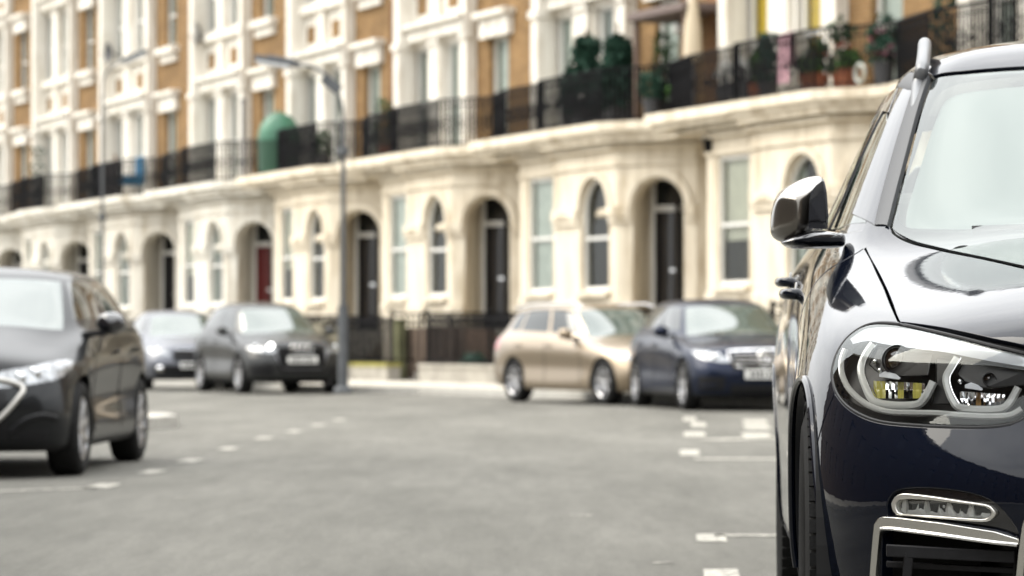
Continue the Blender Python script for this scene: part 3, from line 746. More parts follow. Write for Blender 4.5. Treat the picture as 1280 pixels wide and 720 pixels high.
def window(house, c, t, w, z0, z1, arched=False, curtain=0, inset=.17, two=True, name='window'):
    """sash window centred at c (local x, y of the outer wall face), t its direction along the wall"""
    t = Vector((*t, 0)).normalized(); inn = Vector((-t.y, t.x, 0)); C = Vector((*c, 0)) + inn*inset
    fr = MB(); f = .055; hw = w/2
    r = hw; zs = z1-r if arched else z1
    fr.obox(C + t*(-hw+f/2) + Vector((0, 0, (z0+zs)/2)), t*f/2, inn*.04, Vector((0, 0, (zs-z0)/2)))
    fr.obox(C + t*(hw-f/2) + Vector((0, 0, (z0+zs)/2)), t*f/2, inn*.04, Vector((0, 0, (zs-z0)/2)))
    fr.obox(C + Vector((0, 0, z0+f*.7)), t*(hw-f), inn*.04, Vector((0, 0, f*.7)))
    zm = z0 + (z1-z0)*.47
    if two: fr.obox(C + Vector((0, 0, zm)), t*(hw-f), inn*.035, Vector((0, 0, .03)))
    if arched:
        pts = [C + t*(-(r-f/2)*math.cos(math.pi*i/12)) + Vector((0, 0, zs+(r-f/2)*math.sin(math.pi*i/12))) for i in range(13)]
        for a, b in zip(pts[:-1], pts[1:]): fr.obox((a+b)/2, (b-a)/2*1.05, inn*.04, Vector((0, 0, 1)).cross(inn).cross(b-a).normalized()*0 + (inn.cross(b-a)).normalized()*f/2)
    else: fr.obox(C + Vector((0, 0, z1-f/2)), t*(hw-f), inn*.04, Vector((0, 0, f/2)))
    wn_ = fr.build(name, M_sash, house)
    gl = MB()
    if arched: gp = [C + inn*.01 - t*(hw-.02) + Vector((0, 0, z0)), C + inn*.01 + t*(hw-.02) + Vector((0, 0, z0))] + [C + inn*.01 + t*((hw-.02)*math.cos(math.pi*i/12)) + Vector((0, 0, zs+(hw-.02)*math.sin(math.pi*i/12))) for i in range(13)]
    else: gp = [C + inn*.01 + t*q*(hw-.02) + Vector((0, 0, z)) for q, z in ((-1, z0), (1, z0), (1, z1), (-1, z1))]
    gl.add(gp, [tuple(range(len(gp)))]); gl.build('pane', M_pane, wn_)
    if curtain:
        cu = MB(); D = inn*.16
        cm = {1: M_curt, 2: M_curt2, 3: M_yel, 4: M_curt}[curtain]; D = inn*.08
        if curtain in (1, 3):      # drawn to the sides in folds
            for sd in (-1, 1):
                V = []
                for i in range(9):
                    q = sd*(hw-.03 - i*(hw*(.46 if curtain == 1 else .9))/8); V += [C + D + t*q + inn*(.03*(i % 2)) + Vector((0, 0, z)) for z in (z0, z1)]
                cu.add(V, [(2*i, 2*i+2, 2*i+3, 2*i+1) for i in range(8)])
        elif curtain == 2: cu.add([C + D + t*q*(hw-.03) + Vector((0, 0, z)) for q, z in ((-1, z0+(z1-z0)*.35), (1, z0+(z1-z0)*.35), (1, z1), (-1, z1))], [(0, 1, 2, 3)])
        else: cu.add([C + D + t*q*(hw-.03) + Vector((0, 0, z)) for q, z in ((-1, z0), (1, z0), (1, z1), (-1, z1))], [(0, 1, 2, 3)])
        cu.build('curtain', cm, wn_)
    return wn_
starts = [(-46.9, 'a'), (-38.9, 'b'), (-31.3, 'c'), (-22.6, 'd'), (-14.8, 'e'), (-7.6, 'f'), (0.0, 'g'), (8.2, 'h'), (16.2, 'i'), (24.2, 'j'), (32.4, None)]
HL = ['farthest terraced house of the row, white ground floor behind the hatchback roof',
      'second farthest white terraced house, blue covered chair and screen beside its balcony',
      'white stucco terraced house over the silver car, satellite dish on its bay',
      'white porch terraced house with dark red front door, behind the grey crossover',
      'cream terraced house behind the near street lamp, next to the green domed parasol',
      'cream terraced house behind the long black railings, between lamp and beige estate car',
      'cream terraced house above the beige estate car with two dark topiaries on its balcony',
      'cream terraced house with yellow curtain and flower pots, behind the mirror of the SUV',
      'terraced house of the row mostly hidden by the SUV roof',
      'end terraced house of the row, wholly behind the SUV']
def rail_run(mb, pts, z0, z1, pitch=.13, rb=.011, scroll=True):
    for (x0, y0), (x1, y1) in zip(pts[:-1], pts[1:]):
        L = math.hypot(x1-x0, y1-y0)
        if L < .05: continue
        t = Vector(((x1-x0)/L, (y1-y0)/L, 0)); A = Vector((x0, y0, 0)); B = Vector((x1, y1, 0)); nrm = Vector((-t.y, t.x, 0))
        for z, hh in ((z1, .022), (z0+.06, .014), (z1-.14, .010)):
            mb.obox((A+B)/2 + Vector((0, 0, z)), t*L/2, nrm*.018, Vector((0, 0, hh)))
        n = max(1, int(L/pitch))
        for i in range(n+1):
            mb.obox(A + t*L*i/n + Vector((0, 0, (z0+z1)/2)), t*rb, nrm*rb, Vector((0, 0, (z1-z0)/2)))
        if scroll:
            k = max(1, int(L/.30))
            for i in range(k):
                c = A + t*L*(i+.5)/k + Vector((0, 0, z0+(z1-z0)*.47)); r_ = .125
                ring = [c + t*r_*math.cos(2*math.pi*q/12) + Vector((0, 0, r_*1.35*math.sin(2*math.pi*q/12))) for q in range(12)]
                mb.tube(ring, .013, n=4, closed=True)
                ring = [c + t*.06*math.cos(2*math.pi*q/8) + Vector((0, 0, .06*math.sin(2*math.pi*q/8))) for q in range(8)]
                mb.tube(ring, .014, n=4, closed=True)
HOUSE = {}
for hi, ((s0, key), (s1, _)) in enumerate(zip(starts[:-1], starts[1:])):
    W = s1-s0
    hs = empty('terraced_house', fw(s0, 0), FROT, HL[hi], 'house', 'terraced houses of the curved bay row'); HOUSE[key] = hs
    far = key in 'abcd'
    gm = {'a': M_white, 'b': M_white, 'c': M_pale, 'd': M_white, 'e': M_cream, 'f': M_cream, 'g': M_cream, 'h': M_cream, 'i': M_cream, 'j': M_cream}[key]
    um = M_upper
    k = W/8.2
    PL = [(0, .9), (1.9*k, .9), (2.25*k, 1.15), (5.0*k, 1.15), (6.2*k, .12), (6.45*k, -.75), (W, -.75)]
    SL = [(0, .9), (1.9*k, .9), (2.25*k, 1.15), (5.0*k, 1.15), (5.9*k, .62), (6.6*k, .55), (W, .90)]      # plan of the ground floor front
    XY = [(s_, -p_) for s_, p_ in PL]; SXY = [(s_, -p_) for s_, p_ in SL]
    # ---- ground floor
    g_ = MB(); ZT = 4.62; ZB = -2.2
    wall(g_, (0, .75), XY[0], ZB, ZT)
    wall(g_, XY[0], XY[1], ZB, ZT, [(.42*k, 1.62*k, 1.85, 4.05, False), (.42*k, 1.62*k, -1.6, .1, False)], depth=.17)
    wall(g_, XY[1], XY[2], ZB, ZT)
    wall(g_, XY[2], XY[3], ZB, ZT, [(1.20*k, 2.45*k, 1.83, 3.90, True), (1.20*k, 2.45*k, -1.6, .1, False)], depth=.20)
    fl_ = math.hypot(XY[4][0]-XY[3][0], XY[4][1]-XY[3][1]); dc = .53*fl_; dw = .50
    wall(g_, XY[3], XY[4], ZB, ZT, [(dc-dw, dc+dw, 1.15, 3.84, True)], depth=.35)
    wall(g_, XY[4], XY[5], ZB, ZT); wall(g_, XY[5], XY[6], ZB, ZT)
    g_.build('ground_floor_wall', gm, hs)
    # porch interior behind the arched opening
    d = Vector((XY[4][0]-XY[3][0], XY[4][1]-XY[3][1])).normalized(); inn = Vector((-d.y, d.x)); mid = Vector(XY[3]) + d*dc
    po = MB(); a0 = mid - d*.60 + inn*.351; a1 = mid + d*.60 + inn*.351; b0 = a0 + inn*.55 + d*.02; b1 = a1 + inn*.55
    for A, B in ((a0, b0), (b1, a1)):
        po.quad((A.x, A.y, 1.15), (B.x, B.y, 1.15), (B.x, B.y, 4.0), (A.x, A.y, 4.0))
    po.quad((a0.x, a0.y, 4.0), (a1.x, a1.y, 4.0), (b1.x, b1.y, 4.0), (b0.x, b0.y, 4.0)); po.quad((a0.x, a0.y, 1.15), (a1.x, a1.y, 1.15), (b1.x, b1.y, 1.15), (b0.x, b0.y, 1.15))
    po.quad((b0.x, b0.y, 1.15), (b1.x, b1.y, 1.15), (b1.x, b1.y, 4.0), (b0.x, b0.y, 4.0))
    po.build('porch', gm, hs)
    dm = M_doorred if key == 'd' else M_doorblk
    dcn = (b0+b1)/2 - inn*.05; D3 = Vector((d.x, d.y, 0)); I3 = Vector((inn.x, inn.y, 0)); DC = Vector((dcn.x, dcn.y, 0))
    dd = MB(); dd.obox(DC + Vector((0, 0, 2.22)), D3*.43, I3*.03, Vector((0, 0, 1.05)))
    for q in (-.2, .2):
        for zc, zh in ((1.65, .3), (2.65, .42)): dd.obox(DC - I3*.035 + D3*q + Vector((0, 0, zc)), D3*.13, I3*.012, Vector((0, 0, zh)))
    do = dd.build('front_door', dm, hs)
    kn = MB(); kn.ball(DC - I3*.07 + D3*.33 + Vector((0, 0, 2.1)), .035, 6); kn.obox(DC - I3*.055 + Vector((0, 0, 2.2)), D3*.12, I3*.008, Vector((0, 0, .03))); kn.build('handle', M_chrome, do)
    ft = MB()
    for q in (-.47, .47): ft.obox(DC + D3*q + Vector((0, 0, 2.5)), D3*.04, I3*.05, Vector((0, 0, 1.35)))
    ft.obox(DC + Vector((0, 0, 3.33)), D3*.43, I3*.06, Vector((0, 0, .055))); ft.obox(DC + Vector((0, 0, 3.93)), D3*.43, I3*.05, Vector((0, 0, .06)))
    fo_ = ft.build('door_case', M_sash, hs)
    tg = MB(); tg.obox(DC + I3*.01 + Vector((0, 0, 3.62)), D3*.43, I3*.005, Vector((0, 0, .25))); tg.build('fanlight', mat('dark_fanlight', (.02, .022, .022), .05, coat=.5), fo_)
    # windows of the ground floor
    window(hs, (1.02*k, -.9), (1, 0), 1.2*k, 1.85, 4.05, inset=.08, curtain=4 if key in 'gf' else 2)
    c_ = Vector(XY[2]) + (Vector(XY[3])-Vector(XY[2])).normalized()*1.825*k
    window(hs, tuple(c_), (1, 0), 1.25*k, 1.83, 3.90, inset=.12, arched=True, curtain=0 if key in 'efg' else 1)
    for cx_, cy_ in ((1.02*k, -.9), tuple(c_)): window(hs, (cx_, cy_), (1, 0), 1.2*k, inset=.08, z0=-1.6, z1=.1, name='basement_window')
    # dim rooms behind the glass
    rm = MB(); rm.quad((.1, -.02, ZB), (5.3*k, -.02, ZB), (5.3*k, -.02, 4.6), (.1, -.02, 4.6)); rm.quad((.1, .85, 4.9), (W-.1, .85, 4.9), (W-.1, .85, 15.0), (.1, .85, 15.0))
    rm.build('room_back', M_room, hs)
    # mouldings: imposts, string course, cornice, plinth
    def partband(i0, i1, u0, u1):
        A, B = Vector(XY[i0]), Vector(XY[i1]); t = (B-A).normalized(); L_ = [tuple(A+t*u0), tuple(A+t*u1)]
        q = MB(); band(q, L_, .09, 3.16, 3.36); band(q, L_, .06, 3.06, 3.158); q.build('impost', gm, hs)
        q = MB(); band(q, L_, .05, 1.30, 1.65); q.build('pier_base', gm, hs)
    L2 = (Vector(XY[3])-Vector(XY[2])).length
    for (i0, i1, u0, u1) in ((2, 3, .02, 1.12*k), (2, 3, 2.52*k, L2), (3, 4, .0, dc-dw-.04), (3, 4, dc+dw+.04, fl_)): partband(i0, i1, u0, u1)
    mo = MB(); band(mo, XY, .05, 4.09, 4.16); mo.build('string_course', gm, hs)
    mo = MB(); band(mo, XY, .12, 4.38, 4.46); mo.build('frieze_moulding', gm, hs)
    mo = MB(); band(mo, XY[:2], .05, 1.62, 1.735); mo.build('plinth_moulding', gm, hs)
    # hood moulds round the arches, sills, keystones
    def archring(A, B, uc_, r0, r1, zs, off=.06):
        A, B = Vector((*A, 0)), Vector((*B, 0)); t = (B-A).normalized(); o_ = Vector((t.y, -t.x, 0))
        V = []
        for i in range(15):
            a = math.pi*i/14
            for r_, q in ((r0, .002), (r0, off), (r1, off), (r1, .002)): V.append(A + t*(uc_ - r_*math.cos(a)) + o_*q + Vector((0, 0, zs + r_*math.sin(a))))
        mo.add(V, [(4*i+j, 4*i+4+j, 4*i+4+(j+1) % 4, 4*i+(j+1) % 4) for i in range(14) for j in range(4)])
    mo = MB(); archring(XY[2], XY[3], 1.825*k, .625*k+.03, .625*k+.14, 3.90-.625*k); mo.build('window_arch_moulding', gm, hs)
    mo = MB(); archring(XY[3], XY[4], dc, dw+.04, dw+.18, 3.84-dw); mo.build('porch_arch_moulding', gm, hs)
    mo = MB(); band(mo, [(.35*k, -.9), (1.70*k, -.9)], .12, 1.74, 1.84); mo.build('window_sill', gm, hs)
    mo = MB(); band(mo, [(c_.x-.72*k, c_.y), (c_.x+.72*k, c_.y)], .12, 1.72, 1.82); mo.build('window_sill', gm, hs)
    # window surround of the tall window
    for cx_ in (2.25*k + .55, 5.0*k - .35):     # foliate capitals on the piers
        cp_ = MB()
        for q in range(7): cp_.ball((cx_-.24+.08*q, -1.15-.07, 3.22+.05*(q % 2)), .06, 4)
        cp_.build('capital', gm, hs)
    # cornice and balcony slab
    co = MB(); e1_ = band(co, SXY, .26, 4.50, 4.60, back=.3); band(co, SXY, .33, 4.60, 4.70, back=.3); edge = band(co, SXY, .42, 4.70, 4.86, back=1.5)
    if key in 'cdefgh': co.box(-1.35, 2.0*k, -1.46, -.6, 4.70, 4.875); co.box(-1.25, 1.95*k, -1.36, -.6, 4.60, 4.70)
    co.prism([(5.9*k, -.25), (W, -.25), (W, .9), (5.9*k, .9)], 4.52, 4.615)
    co.prism([(0, -.2), (W, -.2), (W, .3), (0, .3)], 4.621, 4.859)
    co.build('balcony_slab', M_cream if not far else M_white, hs)
    # ---- balcony railing on the slab edge
    rl = MB(); e2 = band(MB(), SXY, .30, 0, 1)
    rail_run(rl, [(x, y) for x, y in e2], 4.87, 5.82, pitch=.10 if not far else .12, rb=.012); rl.build('balcony_railing', M_iron, hs)
    # ---- upper wall: white window bay, then brick with a hooded window
    WB = 3.45*k; b_ = MB(); ub_ = MB()
    c1, c2, ww = .36*k, 2.30*k, .84
    fl1, fl2, fl3 = (4.95, 7.28), (8.95, 10.95), (12.4, 14.0)
    ops = [(c-ww/2-.0+.12, c+ww/2+.12, z0, z1, False) for c in (c1, c2) for z0, z1 in (fl1, fl2, fl3)]
    wall(ub_, (-.12, -.14), (WB, -.14), 4.8, 15.2, ops, depth=.20); wall(ub_, (WB, -.14), (WB, 0), 4.8, 15.2)
    ub_.build('bay_wall', um, hs)
    sc = 4.75*k; sw_ = 1.0
    wall(b_, (WB, 0), (W-.12, 0), 4.8, 15.2, [(sc-sw_/2-WB, sc+sw_/2-WB, z0, z1, False) for z0, z1 in ((4.95, 7.2), (8.95, 10.8), (12.4, 13.9))], depth=.25)
    b_.build('brick_wall', M_brick, hs)
    for ci, c in enumerate((c1, c2)):
        for fi_, (z0, z1) in enumerate((fl1, fl2, fl3)):
            cur = 1
            if key == 'h' and fi_ == 0: cur = 3
            elif (hi+ci+fi_) % 3 == 0: cur = 4
            window(hs, (c+.12, -.14), (1, 0), ww, z0, z1, curtain=cur, inset=.11)
    for fi_, (z0, z1) in enumerate(((4.95, 7.2), (8.95, 10.8), (12.4, 13.9))): window(hs, (sc, 0), (1, 0), sw_, z0, z1, curtain=1 if fi_ else 4, inset=.15)
    # pilasters of the bay and the band courses, panels between storeys
    def up(nm, *boxes):
        q = MB()
        for bx in boxes: q.box(*bx)
        q.build(nm, um, hs)
    for x0, x1, pr in ((-.34, -.02, .52), ((c1+c2)/2+.12-.28, (c1+c2)/2+.12+.28, .24), (WB-.26, WB+.02, .26)):
        up('pilaster', (x0, x1, -pr, -.13, 4.87, 15.0), (x0-.05, x1+.05, -pr-.05, -.13, 7.28, 7.42))
    up('bay_cornice', (-.02, WB+.04, -.34, -.135, 7.42, 7.70), (-.02, WB+.04, -.46, -.135, 7.701, 7.80)); up('bay_sill_course', (-.02, WB+.04, -.30, -.135, 8.72, 8.92))
    up('bay_cornice', (-.02, WB+.04, -.34, -.135, 11.1, 11.4), (-.02, WB+.04, -.46, -.135, 11.401, 11.5)); up('main_cornice', (-.02, WB+.04, -.40, -.135, 14.2, 14.6), (-.02, WB+.04, -.6, -.135, 14.601, 14.75))
    # single window: hood and sill
    for zb, zt in ((4.95, 7.2), (8.95, 10.8), (12.4, 13.9)):
        up('window_hood', (sc-sw_/2-.26, sc+sw_/2+.26, -.14, .01, zt+.0, zt+.42), (sc-sw_/2-.36, sc+sw_/2+.36, -.26, .01, zt+.421, zt+.54))
        if zb > 5: up('window_sill', (sc-sw_/2-.3, sc+sw_/2+.3, -.22, .01, zb-.18, zb-.01), (sc-sw_/2-.2, sc+sw_/2+.2, -.10, .01, zb-.42, zb-.181))
    up('parapet', (-.1, W+.0, -.35, .02, 15.2, 15.5))
    for c in (c1+.12, c2+.12):
        for za, zb in ((8.02, 8.42), (11.7, 12.0)): pn = MB(); pn.box(c-.26, c+.26, -.165, -.135, za, zb); pn.build('brick_panel', M_brick, hs)
    # sooty chimney pier and drain pipe on the party line
    if key in 'aeg' or key == 'c':
        pr = MB(); pr.box(W-1.55, W-1.0, -.16, .01, 4.87, 15.2); pr.build('soot_pier', M_brickd, hs)
    dp = MB(); px_ = W-.62 if key != 'g' else W-2.3
    dp.tube([(px_, -.10, 4.9), (px_, -.10, 15.0)], .055, n=8); dp.tube([(px_, -.10, 15.0), (px_-.15, -.3, 15.25)], .055, n=8); dp.build('drain_pipe', M_pipe if key not in 'gd' else M_sash, hs, smooth='auto')
    rf = MB(); rf.add([(0, 0, 15.3), (W, 0, 15.3), (W, 5, 18.2), (0, 5, 18.2), (W, 10, 15.3), (0, 10, 15.3), (0, 10, 4), (W, 10, 4)], [(0, 1, 2, 3), (3, 2, 4, 5), (5, 4, 7, 6)])
    rf.build('roof', mat('slate_roof', (.07, .075, .085), .6), hs)
    if key in 'aj':
        gx = W if key == 'j' else 0; gw = MB(); y0 = .76
        gw.add([(gx, y0, -.1), (gx, 10, -.1), (gx, 10, 15.3), (gx, 5, 18.2), (gx, .0, 15.3), (gx, 0, 4.86), (gx, y0, 4.86)], [(0, 1, 2, 3, 4, 5, 6)]); gw.build('gable_wall', M_brick, hs)
    # ---- steps and area
    sp_ = MB(); sm = mid - inn*.0
    for i in range(6):
        q0 = sm - inn*(.05+.30*i); q1 = sm - inn*(.05+.30*(i+1)); z = 1.15-.17*i
        P4 = [q0-d*.75, q1-d*.75, q1+d*.75, q0+d*.75]
        sp_.add([(v.x, v.y, -.3) for v in P4] + [(v.x, v.y, z) for v in P4], [(4, 5, 6, 7)[::-1], (0, 1, 5, 4), (1, 2, 6, 5), (2, 3, 7, 6), (3, 0, 4, 7)])
    sp_.build('front_steps', M_stone, hs)
    # ---- area railings (a thing of its own per house)
    RP = 2.9
    ar = empty('area_railings', fw(s0, 0), FROT, {'f': 'long black iron railings on a mossy coping between the lamp and the beige estate car', 'e': 'black iron railings behind the grey car and the street lamp',
               'g': 'black iron railings behind the beige estate car', 'h': 'black iron railings seen over the dark blue saloon roof'}.get(key, ['black iron railings at the farthest end of the terrace', 'black iron railings behind the dark hatchback', 'black iron railings behind the silver car', 'black iron railings between silver and grey cars', '', '', '', '', 'black iron railings behind the SUV', 'black iron railings at the near end of the row'][hi]), 'railings', 'area railings in front of the terrace')
    pl = MB(); pl.box(.02, W-1.7, -RP-.14, -RP+.14, .12, .40); pl.build('plinth', M_stone, ar)
    pm = MB(); pm.box(.0, W-1.68, -RP-.165, -RP+.165, .40, .47); pm.build('coping', M_moss if key == 'f' else M_stone, ar)
    rr = MB(); rail_run(rr, [(.1, -RP), (W-1.75, -RP)], .47, 1.32, pitch=.11, rb=.013, scroll=False)
    n = int((W-1.85)/.11)
    for i in range(n+1):
        x = .1 + (W-1.85)*i/n; rr.add([(x-.02, -RP, 1.34), (x, -RP-.02, 1.34), (x+.02, -RP, 1.34), (x, -RP+.02, 1.34), (x, -RP, 1.44)], [(0, 1, 4), (1, 2, 4), (2, 3, 4), (3, 0, 4)])
    for x in (.1, (W-1.7)/2, W-1.78): rr.tube([(x, -RP, .47), (x, -RP, 1.42)], .035, n=8); rr.ball((x, -RP, 1.47), .05, 5)
    rr.build('railing', M_iron, ar)
    sd = MB(); rail_run(sd, [(W-1.72, -RP), (W-1.72-.2, -1.6)], .47, 1.45, pitch=.13, rb=.012, scroll=False); rail_run(sd, [(W-.25, -RP), (W-.4, -.6)], .47, 1.45, pitch=.13, rb=.012, scroll=False); sd.build('side_railing', M_iron, ar)
# light well floor seen through the bars
lw = MB()
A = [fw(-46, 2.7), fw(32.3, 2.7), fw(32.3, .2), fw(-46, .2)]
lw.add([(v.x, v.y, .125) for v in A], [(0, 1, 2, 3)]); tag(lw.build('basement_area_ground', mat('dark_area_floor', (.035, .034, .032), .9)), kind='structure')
# ---------------- street furniture and balcony things
def local(name, lab, cat, x=None, y=None, p=0, s=None, h=0, group=None):
    ss = s if s is not None else s_at(x, p)
    return empty(name, fw(ss, p, h), FROT, lab, cat, group)
M_lampgrey = mat('lamp_column_paint', (.085, .09, .095), .6, spec=.2, noise=(5, .2))
def lamp_post(base, top_h, arm, lab, head_dx=0):
    o = empty('street_lamp', base, 0, lab, 'street lamp', 'tall street lamps on the pavement')
    c = MB(); c.tube([(0, 0, 0), (0, 0, 1.3)], .075, n=16); c.tube([(0, 0, 1.3), (0, 0, 1.42), (0, 0, top_h)], [.050, .038, .032], n=14); c.lathe([(.14, 0), (.14, .06), (.105, .10)], n=16)
    c.lathe([(.075, 3.52), (.085, 3.55), (.085, 3.62), (.075, 3.65)], n=14); c.build('column', M_lampgrey, o, smooth='auto')
    a = MB(); pts = [(0, 0, top_h)] + [tuple(q) for q in arm]; a.tube(smooth_line(pts, 5), .023, n=10); a.build('bracket_arm', M_lampgrey, o, smooth='auto')
    hx, hy, hz = arm[-1]; d = (Vector(arm[-1])-Vector(arm[-2])).normalized()
    hd = MB(); hc = Vector((hx, hy, hz)) + d*.33
    hd.obox(hc, d*.34, Vector((0, .11, 0)), Vector((0, 0, .042))); hd.obox(hc + Vector((0, 0, .05)) - d*.05, d*.2, Vector((0, .08, 0)), Vector((0, 0, .022)))
    ho = hd.build('lamp_head', M_lampgrey, o, bevel=.03)
    gl_ = MB(); gl_.obox(hc - Vector((0, 0, .065)) + d*.06, d*.26, Vector((0, .11, 0)), Vector((0, 0, .03))); gl_.build('lamp_glass', mat('lamp_diffuser', (.45, .46, .46), .2, coat=.5), ho, bevel=.02)
    return o
b = ground_at(429, 491.5, .12); sc_ = FPX/b.y
def dpx(x, y): return ((x-429)/sc_, 0, CAM_H-.12+(HOR-y)/sc_)
lamp_post(b, dpx(0, 150)[2], [dpx(427, 132), dpx(421, 112), dpx(408, 96), dpx(392, 84), dpx(374, 81)], 'grey street lamp post with curved arm beside the grey car and railings')
bl = MB(); bx_, _, bz_ = dpx(414, 105); bl.obox((bx_, 0, bz_), Vector((.12, 0, -.10)), Vector((0, .05, 0)), Vector((.05, 0, .06))); o_ = bl.build('bracket_box', M_lampgrey, bpy.data.objects['street_lamp'])
# second lamp on the far left
b = fw(s_at(128, 5.9), 5.9, .12); sc_ = FPX/b.y
def dpx2(x, y): return ((x-128)/sc_, 0, CAM_H-.12+(HOR-y)/sc_)
c2_ = lamp_post(b, dpx2(0, 120)[2], [dpx2(129, 100), dpx2(135, 88), dpx2(143, 81), dpx2(150, 78)], 'farther street lamp with short arm standing behind the dark hatchback')
# --- foliage
def leaf_blob(mb, c, rad, n, size, mi=0, rng=random, squash=(1, 1, 1)):
    for i in range(n):
        u = Vector((rng.gauss(0, 1), rng.gauss(0, 1), rng.gauss(0, 1))).normalized() * rad * (.55+.5*rng.random())
        p = Vector(c) + Vector((u.x*squash[0], u.y*squash[1], u.z*squash[2]))
        a = Vector((rng.gauss(0, 1), rng.gauss(0, 1), rng.gauss(0, 1))).normalized(); b_ = a.orthogonal().normalized(); s_ = size*(.6+.8*rng.random())
        mb.add([p-a*s_, p+b_*s_*.5, p+a*s_, p-b_*s_*.5], [(0, 1, 2, 3)], mi)
M_leafd = mat('dark_evergreen_leaf', (.018, .045, .030), .7, spec=.1, noise=(4, .4)); M_leafg = mat('bright_leaf', (.06, .13, .03), .7, spec=.1, noise=(4, .4)); M_leafm = mat('mid_leaf', (.022, .050, .018), .7, spec=.1, noise=(4, .4))
M_terra = mat('terracotta', (.30, .10, .045), .8, noise=(9, .2)); M_potd = mat('dark_planter', (.03, .03, .032), .6); M_flor = mat('red_orange_flower', (.30, .035, .012), .6); M_florp = mat('pink_flower', (.22, .06, .10), .6)
def pot_plant(name, lab, cat, x, y_top, p, rad, leaf, n=160, pot=M_terra, flower=None, hbase=4.87, group='plants on the first floor balconies', squash=(1, 1, 1)):
    s_ = s_at(x, p); P = fw(s_, p, hbase); o = empty(name, P, FROT, lab, cat, group)
    top = CAM_H + (HOR-y_top)*P.y/FPX - hbase
    pt = MB(); pt.lathe([(0, 0), (.13, 0), (.17, .30), (.19, .30), (.19, .34), (.15, .34), (.15, .28), (0, .28)], n=14); pt.build('pot', pot, o, smooth='auto')
    f = MB(); H_ = max(.2, top-.30)
    ns = max(1, int(round(H_/(rad*1.3))))
    for i in range(ns):
        zc = .34 + rad*.6 + (H_-rad*1.2)*(i/max(1, ns-1) if ns > 1 else .5)
        leaf_blob(f, (0, 0, zc), rad*(1-.25*i/ns), n//ns, .06, squash=squash)
    f.build('foliage', leaf, o)
    st_ = MB(); st_.tube([(0, 0, .28), (.01, 0, max(.5, H_*.8))], .018, n=6); st_.build('stem', mat('plant_stem', (.08, .055, .03), .8), o)
    if flower:
        q = MB(); leaf_blob(q, (0, 0, .34+H_*.45), rad*.8, n//6, .045); q.build('blossom', flower, o)
    return o
# topiaries in front of house with black door
for x, yt, lab in ((733, 42, 'tiered dark green topiary, the one of the pair nearer the street lamp'), (772, 42, 'tiered dark green topiary, the one of the pair nearer the brown canopy')):
    s_ = s_at(x, .75); P = fw(s_, .75, 4.87); o = empty('topiary', P, FROT, lab, 'topiary', 'pair of topiaries on the balcony')
    pt = MB(); pt.box(-.24, .24, -.24, .24, 0, .42); pt.build('planter', M_potd, o, bevel=.02)
    st_ = MB(); st_.tube([(0, 0, .4), (0, 0, 1.9)], .025, n=6); st_.build('stem', MATS.get('plant_stem') or mat('plant_stem', (.08, .055, .03), .8), o)
    f = MB(); H_ = CAM_H + (HOR-yt)*P.y/FPX - 4.87
    for zc, rr, n in ((.72, .50, 900), (1.05, .36, 600), (H_-.30, .27, 480)): leaf_blob(f, (0, 0, zc), rr, n, .075)
    f.build('foliage', M_leafd, o)
specs = [
 ('balcony_shrub', 'dark bushy plant between the white pilaster and the pair of topiaries', 712, 95, .85, .24, M_leafd, M_potd, None),
 ('balcony_shrub', 'green leafy plant behind railings above the long black area railings', 482, 128, .55, .30, M_leafm, M_terra, None),
 ('balcony_shrub', 'low green plant on the balcony beside the street lamp arm', 405, 168, .8, .22, M_leafm, M_potd, None),
 ('balcony_shrub', 'dark plant standing under the brown timber canopy', 829, 45, .5, .26, M_leafm, M_potd, None),
 ('balcony_shrub', 'trailing green plant at the foot of the balcony doorway', 848, 118, .7, .20, M_leafg, M_potd, None),
 ('balcony_shrub', 'dark rounded shrub at the slab edge between topiaries and brown canopy', 815, 92, 1.0, .26, M_leafd, M_potd, None),
 ('balcony_shrub', 'bright green climbing plant between yellow curtain and slim dark cypress', 948, 70, .8, .18, M_leafg, M_terra, None),
 ('flower_pot', 'terracotta pot with red orange flowers between two white pilasters', 1022, 55, .9, .22, M_leafm, M_terra, M_flor),
 ('flower_pot', 'terracotta pot with orange flowers near the roof rail of the SUV', 1052, 30, .6, .26, M_leafm, M_terra, M_flor),
 ('flower_pot', 'tall dark plant with pink flowers above the SUV roof rail', 1105, 28, .9, .30, M_leafd, M_potd, M_florp),
 ('balcony_shrub', 'bushy green plant low on the balcony above the wing mirror', 1012, 84, 1.05, .20, M_leafg, M_terra, None),
 ('balcony_shrub', 'low bright green plant on the balcony beside the white ring', 1062, 88, .9, .18, M_leafg, M_terra, None),
 ('balcony_shrub', 'dark potted plant on the balcony above the roof of the SUV', 1180, -10, .6, .25, M_leafd, M_potd, None),
 ('balcony_shrub', 'small dark plant on the farthest balcony over the hatchback', 47, 185, .6, .3, M_leafd, M_potd, None),
]
for nm, lab, x, yt, p, rad, lf, pt_, flw in specs: pot_plant(nm, lab, 'pot plant', x, yt, p, rad, lf, 220, pt_, flw)
# slim dark cypress with a pale vase-like top (reads almost as a figure)
pot_plant('balcony_cypress', 'slim dark cypress in a pot in front of the yellow curtain', 'pot plant', 960, 46, .8, .20, M_leafd, 320, M_potd)
